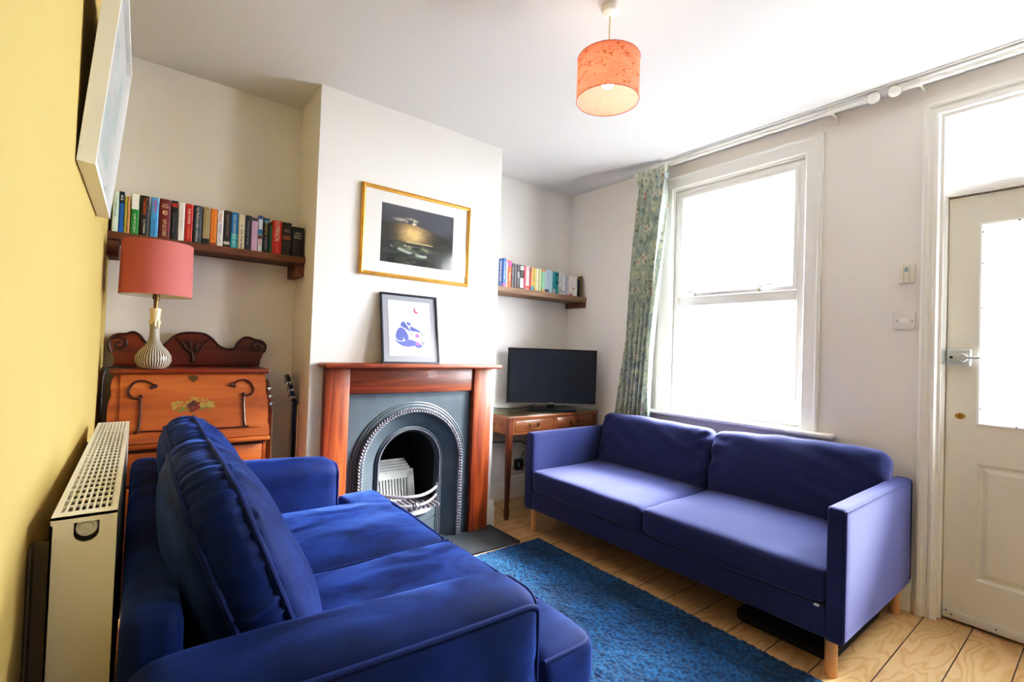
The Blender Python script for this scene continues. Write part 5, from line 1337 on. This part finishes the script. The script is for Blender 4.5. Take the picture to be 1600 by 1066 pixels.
# ------------------------------------------------------------------ rug
def rug_pos(U, V):
    x = 0.10 + U * 1.872; y = -0.35 + V * 2.545
    e = np.minimum(np.minimum(U * 1.872, (1 - U) * 1.872), np.minimum(V * 2.545, (1 - V) * 2.545))
    n = 0.55 * vnoise(U, V, 190, 260, 4, 1) + 0.45 * vnoise(U, V, 45, 60, 14, 2); n2 = vnoise(U, V, 14, 18, 40, 2)
    z = 0.002 + np.clip(e / 0.02, 0, 1) ** 0.6 * (0.012 + 0.013 * n + 0.006 * n2)
    w = np.clip(1 - e / 0.03, 0, 1)
    x = x + w * 0.010 * (vnoise(U, V, 60, 60, 91, 2) - 0.5) * 2; y = y + w * 0.010 * (vnoise(U, V, 60, 60, 92, 2) - 0.5)
    z = np.where(e <= 0, 0.0005, z)
    return x, y, z
def rug_col(U, V):
    n = vnoise(U, V, 220, 300, 5, 1); n2 = vnoise(U, V, 10, 14, 6, 3)
    c = mixc(np.ones(U.shape + (3,)) * lc(2, 50, 88), lc(9, 88, 136), (n - 0.3) * 1.6)
    return mixc(c, lc(1, 32, 62), (n2 - 0.5) * 2.2)
M['rug'] = paint_mat('teal_shag', 0.95, sheen=0.06, bump=0.5)
tag(painted_grid('rug', 560, 760, rug_pos, rug_col, M['rug']), 'deep teal blue shaggy rug between the two sofas', 'rug')

# ------------------------------------------------------------------ pendant lamp
PX, PY = 1.379, 1.230
pd = thing('pendant_lamp', 'orange drum pendant shade printed with flying birds hanging from the ceiling', 'lamp', (PX, PY, 2.13))
obj('ceiling_rose', lt([(0, ZC), (0.032, ZC), (0.034, ZC - 0.012), (0.030, ZC - 0.026), (0.018, ZC - 0.034), (0.006, ZC - 0.038), (0, ZC - 0.038)], (PX, PY, 0), 32), M['white_gloss'], pd)
obj('flex', tb([(PX, PY, ZC - 0.035), (PX, PY, 2.26)], 0.0032, 8), M['cream_glaze'], pd)
obj('lamp_holder', lt([(0, 2.275), (0.012, 2.275), (0.016, 2.262), (0.016, 2.245), (0.012, 2.243), (0, 2.243)], (PX, PY, 0), 20), M['white_gloss'], pd)
bulb = obj('bulb', lt([(0, 2.178), (0.012, 2.180), (0.022, 2.188), (0.026, 2.202), (0.023, 2.218), (0.014, 2.234), (0.012, 2.245), (0, 2.245)], (PX, PY, 0), 24), M['bulb'], pd, angle=80)
SR, SB, ST = 0.1185, 2.129, 2.290
def shade_pos(U, V):
    a = U * 2 * PI; return PX + SR * np.cos(a), PY + SR * np.sin(a), SB + V * (ST - SB)
def shade_col(U, V):
    W = U * 2 * PI * SR; H = V * (ST - SB)
    c = np.ones(U.shape + (3,)) * lc(246, 170, 146)
    n = vnoise(U, V, 7, 3, 12, 3)
    ln_ = np.abs(((H * 90 + n * 9) % 1) - 0.5)
    c = mixc(c, lc(206, 100, 52), (1 - ln_ / 0.14) * 0.9 * (vnoise(U, V, 9, 5, 44) > 0.42))
    r = np.random.default_rng(2)
    for i in range(75):
        cx = r.random() * 2 * PI * SR; cy = r.random() * (ST - SB); s = 0.006 + 0.006 * r.random(); th_ = r.normal() * 0.5
        dx = W - cx; dy = H - cy; p = (dx * cos(th_) + dy * sin(th_)) / s; q = (-dx * sin(th_) + dy * cos(th_)) / s
        wing = (np.abs(q - 0.7 * np.abs(p) + 0.25 * p * p) < 0.22 * (1.2 - np.abs(p))) & (np.abs(p) < 1.1)
        body = (np.abs(p) < 0.14) & (q < 0.2) & (q > -0.9)
        c = np.where((wing | body)[..., None], lc(176, 96, 44), c)
    return c
sh = painted_grid('shade', 520, 130, shade_pos, shade_col, M['peach'], pd)
def lit_inside_col(U, V):
    c = shade_col(U, V); return np.clip(c * 0.3 + np.array([1.0, 0.95, 0.84]) * 0.7, 0, 1)  # cream tone paints in the bulb-lit inside of the shade
def lining_pos(U, V):
    a = U * 2 * PI; q = SR - 0.0015; return PX + q * np.cos(a), PY + q * np.sin(a), SB + 0.001 + V * (ST - SB - 0.002)
painted_grid('shade_lining', 520, 130, lining_pos, lit_inside_col, M['peach'], sh)
for zz in (SB, ST): obj('shade_ring', tb([(PX + SR * cos(a), PY + SR * sin(a), zz) for a in np.linspace(0, 2 * PI, 65)[:-1]], 0.0015, 6, closed=True), M['pink_shade'], sh)
sp_ = new()
for a in (0.5, 0.5 + 2 * PI / 3, 0.5 + 4 * PI / 3): tube(sp_, [(PX + 0.016 * cos(a), PY + 0.016 * sin(a), 2.245), (PX + SR * cos(a), PY + SR * sin(a), ST - 0.004)], 0.0013, 6)
obj('shade_spider', sp_, M['white_gloss'], sh)

# ------------------------------------------------------------------ outside
tag(obj('ground_outside', bx(XR + 0.45, 26, -14, 26, -0.3, -0.2), M['render_pale'], smooth=False), 'pale ground outside the window', 'ground', kind='structure')
hb = thing('neighbouring_house', 'pale house with a low roof and two chimney pots seen through the upper window pane', 'house', (14.6, 7.5, -0.2))
obj('wall', bx(9.65, 19.5, 6.0, 9.0, -0.2, 3.55), M['render_pale'], hb, smooth=False)
obj('roof', prism(new(), [(5.995, 3.55), (9.0, 3.55), (9.0, 3.62), (7.5, 3.72), (5.995, 3.68)], lambda u, v, d: (d, u, v), 9.55, 19.6), M['roof_pale'], hb, smooth=False)
for x in (11.72, 12.42):
    obj('chimney', bx(x - 0.16, x + 0.16, 6.0, 6.3, 3.6, 3.84), M['roof_pale'], hb, smooth=False)

# ------------------------------------------------------------------ light
w = bpy.data.worlds.new('sky'); bpy.context.scene.world = w; w.use_nodes = True
bg = w.node_tree.nodes['Background']; bg.inputs['Color'].default_value = (0.90, 0.96, 1.04, 1); bg.inputs['Strength'].default_value = 50.0
def lamp(name, kind, loc, rot, energy, **k):
    d = bpy.data.lights.new(name, kind); d.energy = energy
    for a, b in k.items():
        if a != 'portal': setattr(d, a, b)
    o = bpy.data.objects.new(name, d); C.objects.link(o); o.location = loc; o.rotation_euler = rot
    if k.get('portal'): d.cycles.is_portal = True
    return o
def aim(o, target):
    o.rotation_euler = (Vector(target) - Vector(o.location)).to_track_quat('-Z', 'Y').to_euler()
for nm, y, z, sy, sz in (('window_portal', 1.523, 1.543, 0.83, 1.52), ('door_portal', 0.136, 1.35, 0.52, 0.90), ('fanlight_portal', 0.136, 2.14, 0.75, 0.31)):
    lamp(nm, 'AREA', (3.02, y, z), (0, math.radians(90), 0), 1, shape='RECTANGLE', size=sz, size_y=sy, portal=True)
lamp('pendant_bulb_light', 'POINT', (PX, PY, 2.205), (0, 0, 0), 8, color=(1.0, 0.84, 0.72), shadow_soft_size=0.028)
sn = lamp('hazy_sun', 'SUN', (6, -1, 6), (0, 0, 0), 60, angle=math.radians(20), color=(1.0, 0.97, 0.92)); sn.rotation_euler = Vector((-1.0, 0.38, -0.78)).to_track_quat('-Z', 'Y').to_euler()
f1 = lamp('room_fill', 'AREA', (1.5, -1.2, 2.2), (0, 0, 0), 6, shape='RECTANGLE', size=2.2, size_y=1.2, color=(0.97, 0.98, 1.0)); aim(f1, (1.3, 2.0, 1.4))

# ------------------------------------------------------------------ camera
cam = bpy.data.cameras.new('camera'); co = bpy.data.objects.new('camera', cam); C.objects.link(co)
yaw, pitch, roll = math.radians(37.8727), math.radians(1.0319), math.radians(2.0484)
fw = Vector((sin(yaw) * cos(pitch), cos(yaw) * cos(pitch), sin(pitch)))
rt = Vector((cos(yaw), -sin(yaw), 0)); up = rt.cross(fw)
r2 = rt * cos(roll) + up * sin(roll); u2 = -rt * sin(roll) + up * cos(roll)
mw = Matrix((r2, u2, -fw)).transposed().to_4x4(); mw.translation = (0, 0, 1.16)
co.matrix_world = mw
cam.sensor_width = 36; cam.lens = 36 * 744.968 / 1600; cam.clip_start = 0.02
sc_ = bpy.context.scene; sc_.camera = co
sc_.view_settings.view_transform = 'Standard'; sc_.view_settings.look = 'None'
sc_.view_settings.exposure = 0.0; sc_.view_settings.gamma = 1.0
cv_ = sc_.view_settings; cv_.use_curve_mapping = True
cc = cv_.curve_mapping.curves[3]
cc.points.new(0.05, 0.036); cc.points.new(0.25, 0.25); cc.points.new(0.6, 0.64); cv_.curve_mapping.update()
sc_.cycles.max_bounces = 10; sc_.cycles.diffuse_bounces = 5; sc_.cycles.transparent_max_bounces = 12
sc_.cycles.sample_clamp_indirect = 30
